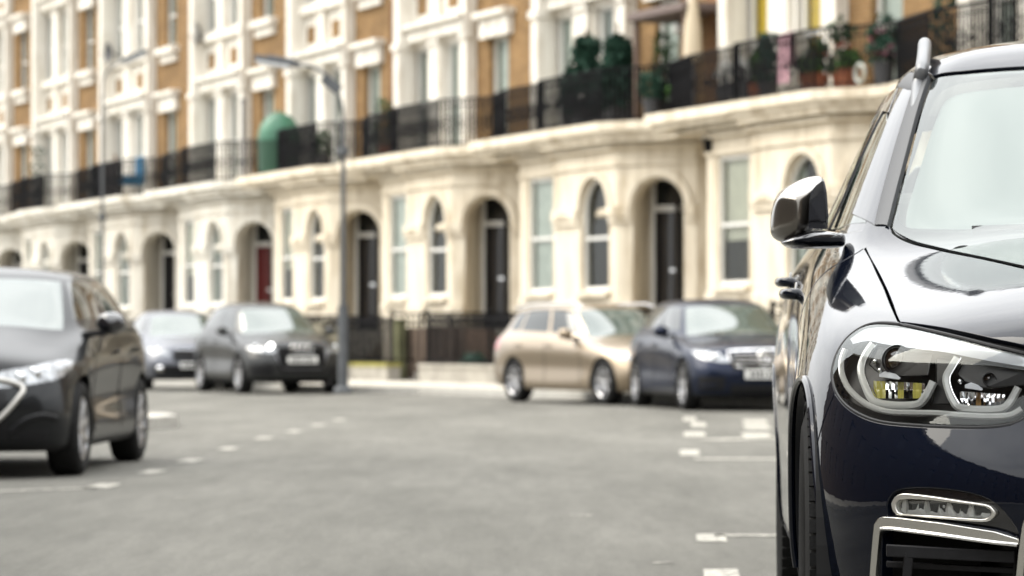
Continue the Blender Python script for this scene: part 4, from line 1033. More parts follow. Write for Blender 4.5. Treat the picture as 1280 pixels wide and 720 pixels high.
# green domed parasol over a dark drum
s_ = s_at(349, 1.0); P = fw(s_, 1.0, 4.87); o = empty('domed_parasol', P, FROT, 'green domed parasol over a dark green drum on the balcony under the lamp arm', 'parasol')
k_ = P.y/FPX; top = CAM_H + (HOR-140)*k_ - 4.87; rad = 27*k_; mid_ = CAM_H + (HOR-176)*k_ - 4.87
dm = MB(); dm.lathe([(rad*math.cos(R(a)), mid_ + (top-mid_)*math.sin(R(a))) for a in range(0, 91, 9)], n=24); dm.build('canopy', mat('green_canvas', (.028, .115, .066), .7, noise=(3, .3), coat=.2), o, smooth='auto')
dr = MB(); dr.lathe([(rad*.94, .02), (rad*.97, mid_*.5), (rad*.98, mid_)], n=24); dr.build('side_cover', mat('dark_green_canvas', (.008, .045, .022), .7), o, smooth='auto')
po_ = MB(); po_.tube([(0, 0, 0), (0, 0, top+.06)], .025, n=8); po_.build('pole', M_pipe, o)
# tall dark pole beside it
pl_ = local('flag_pole', 'thin dark upright pole on the balcony near the green parasol', 'pole', x=304, p=1.1, h=4.87)
q = MB(); hh = CAM_H + (HOR-128)*fw(s_at(304, 1.1), 1.1).y/FPX - 4.87; q.tube([(0, 0, 0), (0, 0, hh)], .05, n=10); q.ball((0, 0, hh+.04), .07, 6); q.build('shaft', M_pipe, pl_, smooth='auto')
# blue folded chair/cover, dark screen
bc = local('covered_chair', 'bright blue covered chair behind the far balcony railing', 'chair', x=164, p=.75, h=4.87)
q = MB(); q.box(-.36, .36, -.3, .3, .35, .62); q.box(-.36, .36, .18, .30, .5, 1.15); q.build('cover', mat('blue_cloth', (.02, .12, .22), .7, noise=(6, .3)), bc, bevel=.08)
q = MB()
for x_ in (-.3, .3):
    for y_ in (-.24, .24): q.box(x_-.02, x_+.02, y_-.02, y_+.02, 0, .36)
q.build('chair_frame', M_iron, bc)
ds = local('privacy_screen', 'dark brown privacy screen on the balcony beside the blue chair', 'screen', x=135, p=.95, h=4.87)
q = MB()
for i in range(9): q.box(-.95+.21*i, -.95+.21*i+.19, -.02, .02, .05, 1.0)
q.build('slat', mat('dark_screen_cloth', (.035, .025, .022), .8), ds); q = MB(); q.box(-1.0, 1.0, -.03, .03, 1.0, 1.06); q.box(-1.0, 1.0, -.03, .03, 0, .05); q.build('screen_rail', M_iron, ds)
ch = local('wicker_chair', 'brown wicker chair back rising over the railing beside the dark screen', 'chair', x=131, p=.4, h=4.87)
q = MB(); q.lathe([(.30, .35), (.34, .42), (.34, .46), (0, .46)], n=16); q.build('seat', mat('wicker', (.25, .16, .10), .8, noise=(30, .4)), ch)
q = MB(); q.tube([(.36*math.cos(R(a)), .28, .5+.95*math.sin(R(a))) for a in range(0, 181, 15)], .03, n=6)
for i in range(7): x_ = -.27+.09*i; q.tube([(x_, .28, .45), (x_, .28, .5+.95*math.sqrt(max(0, 1-(x_/.36)**2)))], .02, n=5)
q.build('backrest', MATS['wicker'], ch); q = MB()
for a in range(4): q.tube([(.27*math.cos(R(45+90*a)), .27*math.sin(R(45+90*a)), 0), (.27*math.cos(R(45+90*a)), .27*math.sin(R(45+90*a)), .38)], .02, n=5)
q.build('leg', MATS['wicker'], ch)
# pink towel, white flowers trough, ring
tw = local('pink_towel', 'pink towel hanging over the railing beside the slim cypress', 'towel', x=984, p=1.38, h=4.87)
q = MB(); V = []
for i in range(9):
    x_ = -.22+.055*i; w_ = .02*math.sin(i*1.9); V += [(x_, -.07+w_, .18), (x_, -.06+w_, .92), (x_, .0, 1.0), (x_, .06-w_, .9), (x_, .07-w_, .45)]
q.add(V, [(5*i+j, 5*i+5+j, 5*i+6+j, 5*i+1+j) for i in range(8) for j in range(4)]); q.build('cloth', mat('pink_cloth', (.52, .30, .34), .8, noise=(9, .2)), tw)
wf = local('window_trough', 'black trough of white flowers on the balcony below the yellow curtain', 'planter', x=921, p=.9, h=4.87)
q = MB(); q.box(-.55, .55, -.14, .14, .15, .42); q.box(-.5, -.42, -.1, .1, 0, .15); q.box(.42, .5, -.1, .1, 0, .15); q.build('trough', M_potd, wf, bevel=.02)
q = MB()
for i in range(6): leaf_blob(q, (-.45+.18*i, 0, .62), .18, 60, .05)
q.build('blossom', mat('white_flower', (.62, .62, .60), .7), wf)
wr = local('life_ring', 'small pale ring ornament standing on the slab edge above the mirror', 'ornament', x=1075, p=1.3, h=4.87)
q = MB(); q.tube([(.14*math.cos(R(a)), 0, .17+.14*math.sin(R(a))) for a in range(0, 360, 20)], .028, n=8, closed=True); q.build('ring', mat('pale_ring', (.32, .34, .30), .5), wr, smooth='auto')
# balcony doorway canopy with lanterns and furled parasol
dk = local('door_canopy', 'brown canopy frame over the balcony doorway between topiaries and yellow curtain', 'canopy', x=855, p=.35, h=4.87)
q = MB()
hz = CAM_H + (HOR-22)*fw(s_at(855, .35), .35).y/FPX - 4.87
for x_ in (-1.0, 1.0): q.box(x_-.05, x_+.05, -.5, -.42, 0, hz); 
q.build('post', mat('brown_timber', (.10, .06, .04), .7), dk); q = MB(); q.box(-1.15, 1.15, -.6, .32, hz, hz+.16); q.build('canopy_top', mat('dull_canopy_felt', (.12, .09, .08), .8), dk, bevel=.03)
for x, y, m_, lab, r_ in ((847, 36, mat('white_globe', (.62, .62, .58), .3), 'white globe lantern hanging under the brown balcony canopy', 7), (863, 40, mat('red_globe', (.30, .03, .02), .3), 'dark red globe lantern hanging under the brown balcony canopy', 9)):
    P = fw(s_at(x, .6), .6); kk = P.y/FPX; hb = CAM_H + (HOR-y)*kk
    o = empty('globe_lantern', (P.x, P.y, hb), FROT, lab, 'lantern', 'globe lanterns under the balcony canopy'); q = MB(); q.ball((0, 0, 0), r_*kk, 8); q.build('globe', m_, o, smooth=True)
    q = MB(); q.tube([(0, 0, r_*kk*.9), (0, 0, 4.87+hz-hb)], .008, n=5); q.build('cord', M_iron, o)
fp = local('furled_parasol', 'furled pale cream parasol beside the globe lanterns on the balcony', 'parasol', x=866, p=.75, h=4.87)
q = MB(); q.lathe([(.03, .9), (.17, 1.0), (.15, 1.5), (.06, 2.15), (.01, 2.3)], n=12); q.build('canopy', mat('cream_canvas', (.50, .42, .30), .8), fp, smooth='auto'); q = MB(); q.tube([(0, 0, 0), (0, 0, 2.35)], .022, n=6); q.lathe([(0, 0), (.22, 0), (.22, .07), (0, .1)], n=12); q.build('pole', M_pipe, fp)
# dark grille boxes on the white bay (far left): small dishes
for x, y, lab in ((247, 42, 'small dark satellite dish on the white bay above the silver car'), (137, 66, 'dark satellite dish beside the head of the farther street lamp')):
    P = fw(s_at(x, .4), .4); hb = CAM_H + (HOR-y)*P.y/FPX
    o = empty('satellite_dish', (P.x, P.y, hb), FROT, lab, 'satellite dish', 'satellite dishes on the terrace'); q = MB(); q.lathe([(0, .06), (.18, .03), (.30, -.06)], axis='y', n=16); q.build('dish', mat('dark_dish', (.06, .06, .065), .5), o, smooth='auto')
    q = MB(); q.tube([(0, .06, 0), (0, .3, -.1)], .02, n=6); q.tube([(0, 0, -.25), (0, -.28, 0)], .012, n=5); q.build('dish_bracket', M_iron, o)
# alarm box, wall lantern, things behind the area railings
wl_ = local('wall_lantern', 'small black lantern on the wall above the arched black door', 'lantern', x=885, p=.95, h=4.32)
q = MB(); q.lathe([(0, .18), (.09, .10), (.07, -.14), (0, -.18)], n=6); q.build('lantern_body', M_iron, wl_); q = MB(); q.tube([(0, .15, .16), (0, 0, .20)], .015, n=5); q.build('bracket', M_iron, wl_)
for x, m_, lab, w_, h_ in ((538, mat('timber_gate', (.10, .07, .05), .8, noise=(5, .3)), 'brown timber boarding standing behind the black area railings', 1.6, 1.05), (593, mat('timber_pale', (.16, .10, .065), .8, noise=(5, .3)), 'paler timber boarding behind the railings next to the beige estate car', .9, 1.0)):
    s_ = s_at(x, 2.4); P = fw(s_, 2.4, .125); o = empty('timber_screen', P, FROT, lab, 'timber screen', 'timber screens behind the railings'); n = int(w_*2.3/.14)
    q = MB()
    for i in range(n): q.box(-w_*1.15+.14*i, -w_*1.15+.14*i+.125, -.012+.006*(i % 2), .012+.006*(i % 2), .03, h_)
    q.build('board', m_, o); q = MB(); q.box(-w_*1.15, w_*1.15, .02, .05, .25, .33); q.box(-w_*1.15, w_*1.15, .02, .05, .8, .88); q.build('cross_rail', m_, o)
yp = local('painted_post', 'pale yellow green post behind the black area railings', 'post', x=500, p=2.55, h=.125)
q = MB(); q.box(-.12, .12, -.1, .1, 0, 1.18); q.box(-.15, .15, -.13, .13, 1.18, 1.23); q.build('shaft', mat('lichen_post', (.17, .17, .09), .85, noise=(6, .3)), yp, bevel=.01)
gb = local('green_sack', 'dark green garden sack behind the railings near the tail of the beige car', 'sack', x=592, p=2.62, h=.125)
q = MB(); q.lathe([(0, 0), (.24, 0), (.30, .15), (.28, .38), (.18, .52), (.10, .56), (0, .52)], n=12); q.build('sack_body', mat('green_plastic', (.01, .11, .06), .4, noise=(8, .4)), gb, smooth='auto')
mt = local('area_shrub', 'pale ivy clump over the low wall between grey crossover and street lamp', 'shrub', x=404, p=3.3, h=.12)
q = MB(); leaf_blob(q, (0, 0, .65), .62, 520, .07, squash=(1.5, .6, .85)); q.build('foliage', mat('pale_ivy', (.17, .155, .11), .8, noise=(3, .4)), mt); q = MB(); q.tube([(0, 0, 0), (.05, 0, .7)], .03, n=6); q.build('stem', MATS['plant_stem'], mt)
# ---------------- the other cars: shells of their own proportions
def warp_cage(L, Wd, Ht, amap, hmap, wmap=None):
    """amap / hmap: lists of (base, new) for length and height"""
    def f(mp, v):
        if v <= mp[0][0]: return mp[0][1] + (v-mp[0][0])
        for (x0, y0), (x1, y1) in zip(mp[:-1], mp[1:]):
            if v <= x1: return y0 + (y1-y0)*(v-x0)/(x1-x0)
        return mp[-1][1] + (v-mp[-1][0])
    wk = Wd/1.89
    return [[(f(amap, a), b*wk, f(hmap, h)) for a, b, h in row] for row in CAGE], (lambda a: f(amap, a)), (lambda h: f(hmap, h)), wk
def make_car(name, lab, base, rz, spec):
    cg, fa, fh, wk = warp_cage(spec['L'], spec['W'], spec['H'], spec['amap'], spec['hmap'])
    for (i, js, da, db, dh) in spec.get('tweak', []):
        for j in js: a, b, h = cg[i][j]; cg[i][j] = (a+da, (b+db) if b > 0 else 0, h+dh)
    for j in range(5, 11):                 # a crease along the doors
        a, b, h = cg[5][j]; cg[5][j] = (a, b+.018, h)
        a, b, h = cg[3][j]; cg[3][j] = (a, b-.028, h)
    V, N, Q, uc, vc = eval_shell(cg, 4)
    root = empty(name, base, rz, lab, 'car', 'parked cars')
    w0, w1, r, ar = spec['w0'], spec['w1'], spec['r'], spec['r']+.045
    zc = spec['r']
    V = [v.copy() for v in V]
    # pull vertices on to the arch circles
    for i, v in enumerate(V):
        if abs(v.x) < .45*wk: continue
        for wc in (w0, w1):
            dx, dz = v.y-wc, v.z-zc; d = math.hypot(dx, dz)
            if abs(d-ar) < .028 and d > 1e-3:
                k = ar/d; v.y = wc+dx*k; v.z = zc+dz*k
    parts = {}
    fr = spec.get('frame_line', 9.0)
    for q in Q:
        c = sum((V[k] for k in q), Vector())/len(q); u = sum(uc[k] for k in q)/len(q); v = sum(vc[k] for k in q)/len(q)
        # the centre line mixes the two ends, so the column value is only read off-centre
        if abs(c.x) > .45*wk and min(math.hypot(c.y-w0, c.z-zc), math.hypot(c.y-w1, c.z-zc)) < ar - .002: continue
        part = 'body'
        if 8.28 < v < 10.98 and u < 3.75: part = 'windscreen'
        elif fr < v < 10.98 and 4.9 < u < 7.9: part = 'front_side_window'
        elif fr < v < 10.98 and 8.05 < u < 9.95: part = 'rear_side_window'
        elif fr < v < 10.9 and 10.08 < u < 10.9 and spec.get('quarter', True): part = 'quarter_window'
        elif 9.1 < v < 10.9 and u > 11.9: part = 'rear_window'
        elif spec['lamp'](u, v): part = 'headlight'
        elif spec['grille'](u, v): part = 'grille'
        elif spec['intake'](u, v): part = 'lower_intake'
        elif spec['tail'](u, v): part = 'tail_lamp'
        elif v < spec.get('sillv', .9): part = 'sill'
        elif 'clad' in spec and spec['clad'](u, v): part = 'sill'
        k = part
        if part in ('front_side_window', 'rear_side_window', 'quarter_window', 'headlight', 'tail_lamp'): k = (part, c.x > 0)
        if part == 'lower_intake': k = (part, 0 if abs(c.x) < .3 else (1 if c.x > 0 else -1))
        parts.setdefault(k, []).append(q)
    mats = {'body': spec['paint'], 'windscreen': M_bgws, 'front_side_window': M_bgside, 'rear_side_window': M_bgside, 'quarter_window': M_bgside, 'rear_window': M_bgside,
            'headlight': spec.get('lampmat', M_lampbg), 'grille': M_blackp, 'lower_intake': M_blackp, 'tail_lamp': M_red, 'sill': spec.get('sillmat', M_blackp)}
    out = {}
    for k, qs in parts.items():
        nm = k[0] if isinstance(k, tuple) else k
        idx = {}; VV = []; NN = []; FF = []
        for q in qs:
            f = []
            for x in q:
                if x not in idx: idx[x] = len(VV); VV.append(tuple(V[x])); NN.append(tuple(N[x]))
                f.append(idx[x])
            FF.append(f)
        me = bpy.data.meshes.new(nm); me.from_pydata(VV, [], FF); me.materials.append(mats[nm]); me.update()
        me.polygons.foreach_set('use_smooth', [True]*len(me.polygons)); me.normals_split_custom_set_from_vertices(NN)
        o = bpy.data.objects.new(nm if 'side_window' not in nm else 'side_window', me); col.objects.link(o); o.parent = root; out[k] = o
    # arch liners and underbody
    al = MB(); tw = spec['W']/2
    for wc in (w0, w1):
        for s_ in (-1, 1):
            n = 20; Vv = []
            for i in range(n+1):
                a = R(-10+200*i/n); Vv += [(s_*(tw-.05), wc+(ar+.012)*math.cos(a), zc+(ar+.012)*math.sin(a)), (s_*(tw-.36), wc+(ar+.012)*math.cos(a), zc+(ar+.012)*math.sin(a))]
            al.add(Vv, [(2*i, 2*i+2, 2*i+3, 2*i+1) for i in range(n)]); al.add([Vv[2*i+1] for i in range(n+1)], [tuple(range(n+1))])
    al.box(-tw+.36, tw-.36, .3, spec['L']-.3, .19, .30); al.box(-tw+.12, tw-.12, w0+ar+.02, w1-ar-.02, .19, .26)
    al.build('underbody', M_void, root)
    for s_ in (-1, 1):
        for wc in (w0, w1): wheel(root, s_*(tw-.125), wc, r, .215, r*.66, s_, spec.get('rim', M_alloy), spec.get('spokes', 5), twin=spec.get('twin', False))
    bv = BVHTree.FromPolygons([tuple(v) for v in V], Q)
    def hs(a, h, s_):
        l_, n_, i_, d_ = bv.ray_cast(Vector((s_*3, a, h)), Vector((-s_, 0, 0))); return l_ or Vector((s_*tw*.95, a, h))
    def hf_(b, h):
        l_, n_, i_, d_ = bv.ray_cast(Vector((b, -3, h)), Vector((0, 1, 0))); return l_ or Vector((b, .05, h))
    # mirrors
    ma, mh_ = spec['mirror']
    for s_ in (-1, 1):
        m_ = MB(); m_.ball((s_*(tw+.06), ma, mh_+.06), .1, 8, sq=(1.05, .85, .72)); mo = m_.build('wing_mirror', spec.get('mirrormat', spec['paint']), root, smooth=True)
        g_ = MB(); g_.lathe([(0, 0), (.075, 0), (.08, -.01)], c=(s_*(tw+.06), ma+.082, mh_+.06), axis='y', n=14); g_.build('mirror_glass', M_chrome, mo)
        a_ = MB(); a_.obox((s_*(tw-.05), ma, mh_-.01), Vector((.08, 0, .01)), Vector((0, .045, 0)), Vector((0, 0, .02))); a_.build('mirror_foot', M_blackp, mo, bevel=.01)
    # door seams and handles
    for s_ in (-1, 1):
        for a_ in spec['seams']:
            sm_ = MB(); pts = [hs(a_ + .0, h, s_) + Vector((s_*.001, 0, 0)) for h in [spec['hs0'] + (spec['hs1']-spec['hs0'])*i/10 for i in range(11)]]
            sm_.tube(pts, .004, n=4); sm_.build('door_seam', M_void, root)
        for a_, h_ in spec['handles']:
            P_ = hs(a_, h_, s_); q = MB(); q.obox(P_ + Vector((s_*.022, 0, 0)), Vector((.012, 0, 0)), Vector((0, .095, 0)), Vector((0, 0, .014))); q.build('door_handle', spec.get('handlemat', spec['paint']), root, bevel=.008)
    # number plate
    if spec.get('plate'):
        b0, hp, yo, txt = spec['plate']; P_ = hf_(0, hp)
        q = MB(); q.box(-.26, .26, P_.y-.03, P_.y-.015, hp-.056, hp+.056); po = q.build('number_plate', M_plate, root, bevel=.003)
        if txt:
            q = MB()
            for i, w_ in txt: q.box(i, i+w_, P_.y-.033, P_.y-.0305, hp-.032, hp+.032)
            q.build('plate_characters', M_plate_y, po)
    if 'extra' in spec: spec['extra'](root, hf_, hs, wk)
    return root
M_lampbg = mat('far_headlight', (.26, .27, .28), .22, metal=.5, coat=.4, noise=(16, .7))
def box_at(root, name, m, c, hx, hy, hz, bev=.01, tilt=0):
    q = MB(); q.obox(c, Vector((hx, 0, 0)), Vector((0, hy, 0)), Vector((0, 0, hz))); o = q.build(name, m, root, bevel=bev); return o
def lamp_detail(root, hf_, pos, r=.055):
    for b_, h_ in pos:
        for s_ in (-1, 1):
            P_ = hf_(s_*b_, h_); q = MB(); q.ball(P_ + Vector((0, .012, 0)), r, 8, sq=(1, .4, 1)); q.build('lamp_bulb', mat('bright_lens', (.55, .57, .58), .15, metal=.9), root, smooth=True)
BM = [(0, 0), (1.25, 1.25), (2.1, 2.1), (4.28, 4.28), (4.71, 4.71)]
CHR = [(-.21, .045), (-.15, .04), (-.095, .045), (-.035, .03), (.03, .045), (.09, .04), (.15, .045)]
# --- dark supermini, left foreground (3.97 x 1.74 x 1.46)
def ex_hatch(root, hf_, hs, wk):
    # chrome framed grille: open mouth with floating plate
    pts = [hf_(b, h) + Vector((0, -.012, 0)) for b, h in ((-.56, .585), (-.36, .635), (0, .65), (.36, .635), (.56, .585), (.54, .50), (.42, .37), (.30, .33), (0, .32), (-.30, .33), (-.42, .37), (-.54, .50))]
    q = MB(); q.tube(smooth_line(pts + pts[:1], 5)[:-1], .017, n=8, closed=True); q.build('grille_frame', mat('dull_chrome', (.42, .41, .38), .35, metal=.6), root, smooth='auto')
    q = MB()
    for i in range(5): h = .45 + .042*i; q.obox(hf_(0, h) + Vector((0, .0, 0)), Vector((.36, 0, 0)), Vector((0, .012, 0)), Vector((0, 0, .007)))
    q.build('grille_bar', M_chrome, root)
    lamp_detail(root, hf_, ((.62, .66), (.54, .63)), .045)
    for s_ in (-1, 1):
        pts = [hf_(s_*b, h) + Vector((0, -.008, 0)) for b, h in ((.50, .30), (.58, .37), (.68, .40), (.76, .38))]
        q = MB(); q.tube(smooth_line(pts, 5), .018, n=6); q.build('bumper_fin', M_blackp, root, smooth='auto')
    q = MB(); q.box(-.14, -.02, fa_h(1.30), fa_h(1.30)+.004, 1.0, 1.07); q.build('parking_permit', M_plate, root)
fa_h = lambda a: a
def lamp_q(u0, lo0, hi0, u1, lo1, hi1):
    def f(u, v):
        if not u0 < u < u1: return False
        t = (u-u0)/(u1-u0); lo, hi = lo0+(lo1-lo0)*t, hi0+(hi1-hi0)*t
        e = min(1, (u1-u)/(.35*(u1-u0)), (u-u0)/(.2*(u1-u0))+.25); m = (lo+hi)/2; hh = (hi-lo)/2*math.sqrt(max(0, e))
        return m-hh < v < m+hh
    return f
lamp_sw = lambda lo, hi, u0, u1, sl=0: (lambda u, v: u0 < u < u1 and lo + sl*max(0, u-2) < v < hi + sl*max(0, u-1.5))
hatch = dict(L=3.97, W=1.74, H=1.46, amap=[(0, 0), (.82, .80), (1.25, 1.02), (2.1, 1.78), (3.68, 3.34), (4.28, 3.72), (4.71, 3.97)], hmap=[(.24, .17), (.6, .48), (.95, .80), (1.1, .97), (1.60, 1.34), (1.65, 1.385)],
    w0=.80, w1=3.34, r=.305, paint=car_paint('black_grey_paint', (.016, .017, .018), .45, .35, .05, .5), lamp=lamp_q(1.2, 3.8, 4.55, 4.5, 4.6, 6.1), grille=lambda u, v: u < 1.75 and 1.3 < v < 3.7, intake=lambda u, v: 1.9 < u < 2.9 and 1.2 < v < 1.9,
    tail=lambda u, v: 11.3 < u < 12.8 and 5 < v < 6.6, mirror=(1.38, .93), seams=(1.20, 2.36), hs0=.28, hs1=.86, handles=((2.2, .80), (3.1, .82)), plate=(0, .52, 0, None), rim=M_alloy, spokes=8, mirrormat=M_gloss, extra=ex_hatch, quarter=False)
fw_ = ground_at(106, 594)
def place(spec, near_front, th, s_):
    """root position so that the front wheel on side s_ stands at near_front; the car's back points th to the left of +Y"""
    v = Matrix.Rotation(th, 3, 'Z') @ Vector((s_*(spec['W']/2-.02), spec['w0'], 0)); return (near_front.x - v.x, near_front.y - v.y, 0)
make_car('parked_hatchback', 'dark grey small hatchback with swept headlight and chrome grille frame beside the kerb corner', place(hatch, fw_, R(-1.8), 1), R(-1.8), hatch)
# --- grey SUV with ringed grille (4.39 x 1.83 x 1.59)
def ex_rings(root, hf_, hs, wk):
    pts = [hf_(b, h) + Vector((0, -.015, 0)) for b, h in ((-.46, .84), (-.30, .875), (.30, .875), (.46, .84), (.44, .62), (.34, .44), (-.34, .44), (-.44, .62))]
    q = MB(); q.tube(pts, .016, n=6, closed=True); q.build('grille_frame', MATS['dark_bezel'], root, smooth='auto')
    q = MB()
    for i in range(4):
        c = hf_(0, .775) + Vector((-.135+.09*i, -.03, 0)); q.tube([c + Vector((.06*math.cos(R(a)), 0, .06*math.sin(R(a)))) for a in range(0, 360, 24)], .010, n=6, closed=True)
    q.build('ring_emblem', M_chrome, root, smooth='auto')
    q = MB()
    for i in range(9): h = .47 + .04*i; q.obox(hf_(0, h), Vector((.40, 0, 0)), Vector((0, .010, 0)), Vector((0, 0, .006)))
    q.build('grille_bar', M_blackp, root)
    lamp_detail(root, hf_, ((.70, .80),), .05); P_ = hf_(-.50, .80)
    q = MB(); q.ball(P_ + Vector((.0, .0, 0)), .06, 10, sq=(1, .4, 1)); q.build('lamp_bulb', mat('lit_lamp', (.9, .9, .9), .1, emit=((1, .97, .92), 3)), root, smooth=True)
mat('dark_bezel', (.16, .16, .17), .3, metal=.7)
q3 = dict(L=4.39, W=1.83, H=1.59, amap=[(0, 0), (.82, .88), (1.25, 1.22), (2.1, 1.98), (3.68, 3.48), (4.28, 4.02), (4.71, 4.39)], hmap=[(.24, .22), (.6, .56), (.95, .90), (1.1, 1.04), (1.60, 1.53), (1.65, 1.59)],
    w0=.88, w1=3.48, r=.335, paint=car_paint('graphite_paint', (.035, .036, .036), .5, .35, .05, .5), lamp=lamp_q(1.5, 4.1, 4.9, 3.95, 4.6, 5.35), grille=lambda u, v: u < 1.35 and 1.8 < v < 4.95, intake=lambda u, v: 1.7 < u < 3.3 and 1.5 < v < 2.6,
    tail=lambda u, v: 11.3 < u < 12.8 and 5 < v < 6.6, mirror=(1.62, 1.02), seams=(1.38, 2.52), hs0=.36, hs1=.96, handles=((2.36, .90), (3.26, .92)), plate=(0, .585, 0, CHR), rim=M_alloy, spokes=5, extra=ex_rings)
P_q3 = ground_at(297, 492.5); th = R(20); make_car('parked_crossover', 'grey crossover with four rings on its dark grille, parked beside the street lamp', place(q3, P_q3, th, -1), th, q3)
# --- silver car behind it
def ex_silver(root, hf_, hs, wk):
    lamp_detail(root, hf_, ((.62, .74),), .05); q = MB(); q.obox(hf_(0, .74) + Vector((0, -.01, 0)), Vector((.35, 0, 0)), Vector((0, .01, 0)), Vector((0, 0, .012))); q.build('grille_bar', M_chrome, root, bevel=.004)
    for s_ in (-1, 1):
        q = MB(); q.ball(hf_(s_*.60, .40), .07, 8, sq=(1.2, .4, .8)); q.build('fog_lamp', M_chrome, root, smooth=True)
sv = dict(L=4.25, W=1.79, H=1.50, amap=[(0, 0), (.82, .84), (1.25, 1.10), (2.1, 1.88), (3.68, 3.44), (4.28, 3.9), (4.71, 4.25)], hmap=[(.24, .19), (.6, .52), (.95, .86), (1.1, 1.0), (1.60, 1.45), (1.65, 1.50)],
    w0=.84, w1=3.44, r=.32, paint=car_paint('silver_paint', (.11, .115, .13), .6, .35, .05, .5), lamp=lamp_q(1.55, 4.0, 4.6, 4.15, 4.6, 5.6), grille=lambda u, v: u < 1.4 and 3.2 < v < 4.7, intake=lambda u, v: u < 2.7 and 1.2 < v < 2.6,
    tail=lambda u, v: 11.3 < u < 12.8 and 5 < v < 6.6, mirror=(1.52, .98), seams=(1.3, 2.45), hs0=.32, hs1=.92, handles=((2.3, .86), (3.2, .88)), plate=(0, .46, 0, CHR), rim=M_alloy, extra=ex_silver)
P_s = ground_at(176, 487.5); th = R(14); make_car('parked_silver_car', 'silver hatchback half hidden between the dark hatchback and the grey crossover', place(sv, P_s, th, -1), th, sv)
# --- beige estate
def ex_beige(root, hf_, hs, wk):
    lamp_detail(root, hf_, ((.60, .66), (.46, .655)), .075)
    for i in range(4):
        pass
    q = MB(); 
    for i in range(4): q.obox(hf_(0, .60+.03*i) + Vector((0, -.004, 0)), Vector((.27, 0, 0)), Vector((0, .01, 0)), Vector((0, 0, .007)))
    q.build('grille_bar', M_chrome, root)
    for s_ in (-1, 1):
        q = MB(); pts = [hs(a, 1.34, s_)*1 + Vector((0, 0, 0)) for a in (2.0, 2.8, 3.6)]; q.tube([Vector((s_*.58, 1.85, 1.385)), Vector((s_*.60, 2.1, 1.43)), Vector((s_*.60, 3.4, 1.425)), Vector((s_*.58, 3.9, 1.37))], .018, n=8); q.build('roof_rail', M_chrome, root, smooth='auto')
bg_ = dict(L=4.54, W=1.73, H=1.45, amap=[(0, 0), (.82, .80), (1.25, 1.34), (2.1, 2.05), (3.68, 3.515), (4.15, 4.10), (4.71, 4.54)], hmap=[(.24, .18), (.6, .48), (.95, .82), (1.1, .955), (1.60, 1.41), (1.65, 1.45)],
    w0=.80, w1=3.515, r=.315, frame_line=8.8, paint=car_paint('champagne_paint', (.27, .215, .15), .8, .33, .05, .9), lamp=lamp_q(1.1, 3.9, 5.0, 3.5, 4.1, 5.2), grille=lambda u, v: u < .95 and 3.7 < v < 5.2, intake=lambda u, v: u < 2.4 and 1.4 < v < 2.3,
    tail=lambda u, v: 10.9 < u < 12.5 and 4.6 < v < 6.8, mirror=(1.72, .94), seams=(1.45, 2.55), hs0=.28, hs1=.88, handles=((2.42, .83), (3.35, .84)), plate=(0, .40, 0, CHR), rim=M_alloy, spokes=7, extra=ex_beige, sillv=.55, sillmat=car_paint('champagne_paint', (.25, .185, .12)))
P_b = ground_at(752, 506.5); th = R(27); make_car('parked_estate', 'champagne beige estate car seen from its side, parked before the arched porch', place(bg_, P_b, th, -1), th, bg_)
# --- dark blue saloon
def ex_blue(root, hf_, hs, wk):
    for h in (.625, .675, .725):
        q = MB(); q.obox(hf_(0, h) + Vector((0, -.014, 0)), Vector((.40, 0, 0)), Vector((0, .012, 0)), Vector((0, 0, .009))); q.build('grille_bar', M_chrome, root, bevel=.004)
    pts = [hf_(b, h) + Vector((0, -.012, 0)) for b, h in ((-.44, .76), (0, .78), (.44, .76), (.38, .575), (0, .555), (-.38, .575))]
    q = MB(); q.tube(smooth_line(pts + pts[:1], 4)[:-1], .015, n=6, closed=True); q.build('grille_frame', M_chrome, root, smooth='auto')
    c = hf_(0, .675) + Vector((0, -.03, 0)); q = MB(); q.tube([c + Vector((.085*math.cos(R(a)), 0, .085*math.sin(R(a)))) for a in range(0, 360, 20)], .010, n=6, closed=True)
    for a in (90, 210, 330): q.tube([c, c + Vector((.08*math.cos(R(a)), 0, .08*math.sin(R(a))))], .008, n=5)
    q.build('star_emblem', M_chrome, root, smooth='auto'); lamp_detail(root, hf_, ((.66, .70), (.56, .69)), .05)
    for s_ in (-1, 1):
        q = MB(); q.obox(hf_(s_*.62, .34) + Vector((0, -.01, 0)), Vector((.17, .0, .01)), Vector((0, .012, 0)), Vector((0, 0, .012))); q.build('bumper_fin', MATS['dark_blue_metallic'], root, bevel=.005)
bs = dict(L=4.69, W=1.81, H=1.46, amap=[(0, 0), (.82, .82), (1.25, 1.30), (2.1, 2.05), (3.68, 3.66), (4.28, 4.2), (4.71, 4.69)], hmap=[(.24, .17), (.6, .50), (.95, .84), (1.1, .975), (1.60, 1.41), (1.65, 1.46)],
    w0=.82, w1=3.66, r=.325, paint=car_paint('dark_blue_metallic', (.010, .014, .028), .5, .35, .05, .5), lamp=lamp_q(1.5, 3.95, 4.6, 4.1, 4.7, 5.95), grille=lambda u, v: u < 1.35 and 3.3 < v < 4.75, intake=lambda u, v: (1.75 < u < 3.2 and 1.5 < v < 2.7) or (u < 1.5 and 1.0 < v < 2.0),
    tail=lambda u, v: 11.3 < u < 12.8 and 5 < v < 6.6, mirror=(1.66, .96), seams=(1.42, 2.55), hs0=.30, hs1=.88, handles=((2.42, .84), (3.4, .86)), plate=(0, .47, 0, CHR), rim=M_alloy, spokes=5, extra=ex_blue)
P_m = ground_at(852, 513.5); th = R(10); make_car('parked_saloon', 'dark blue saloon with three bar chrome grille, beside the flank of the near SUV', place(bs, P_m, th, -1), th, bs)
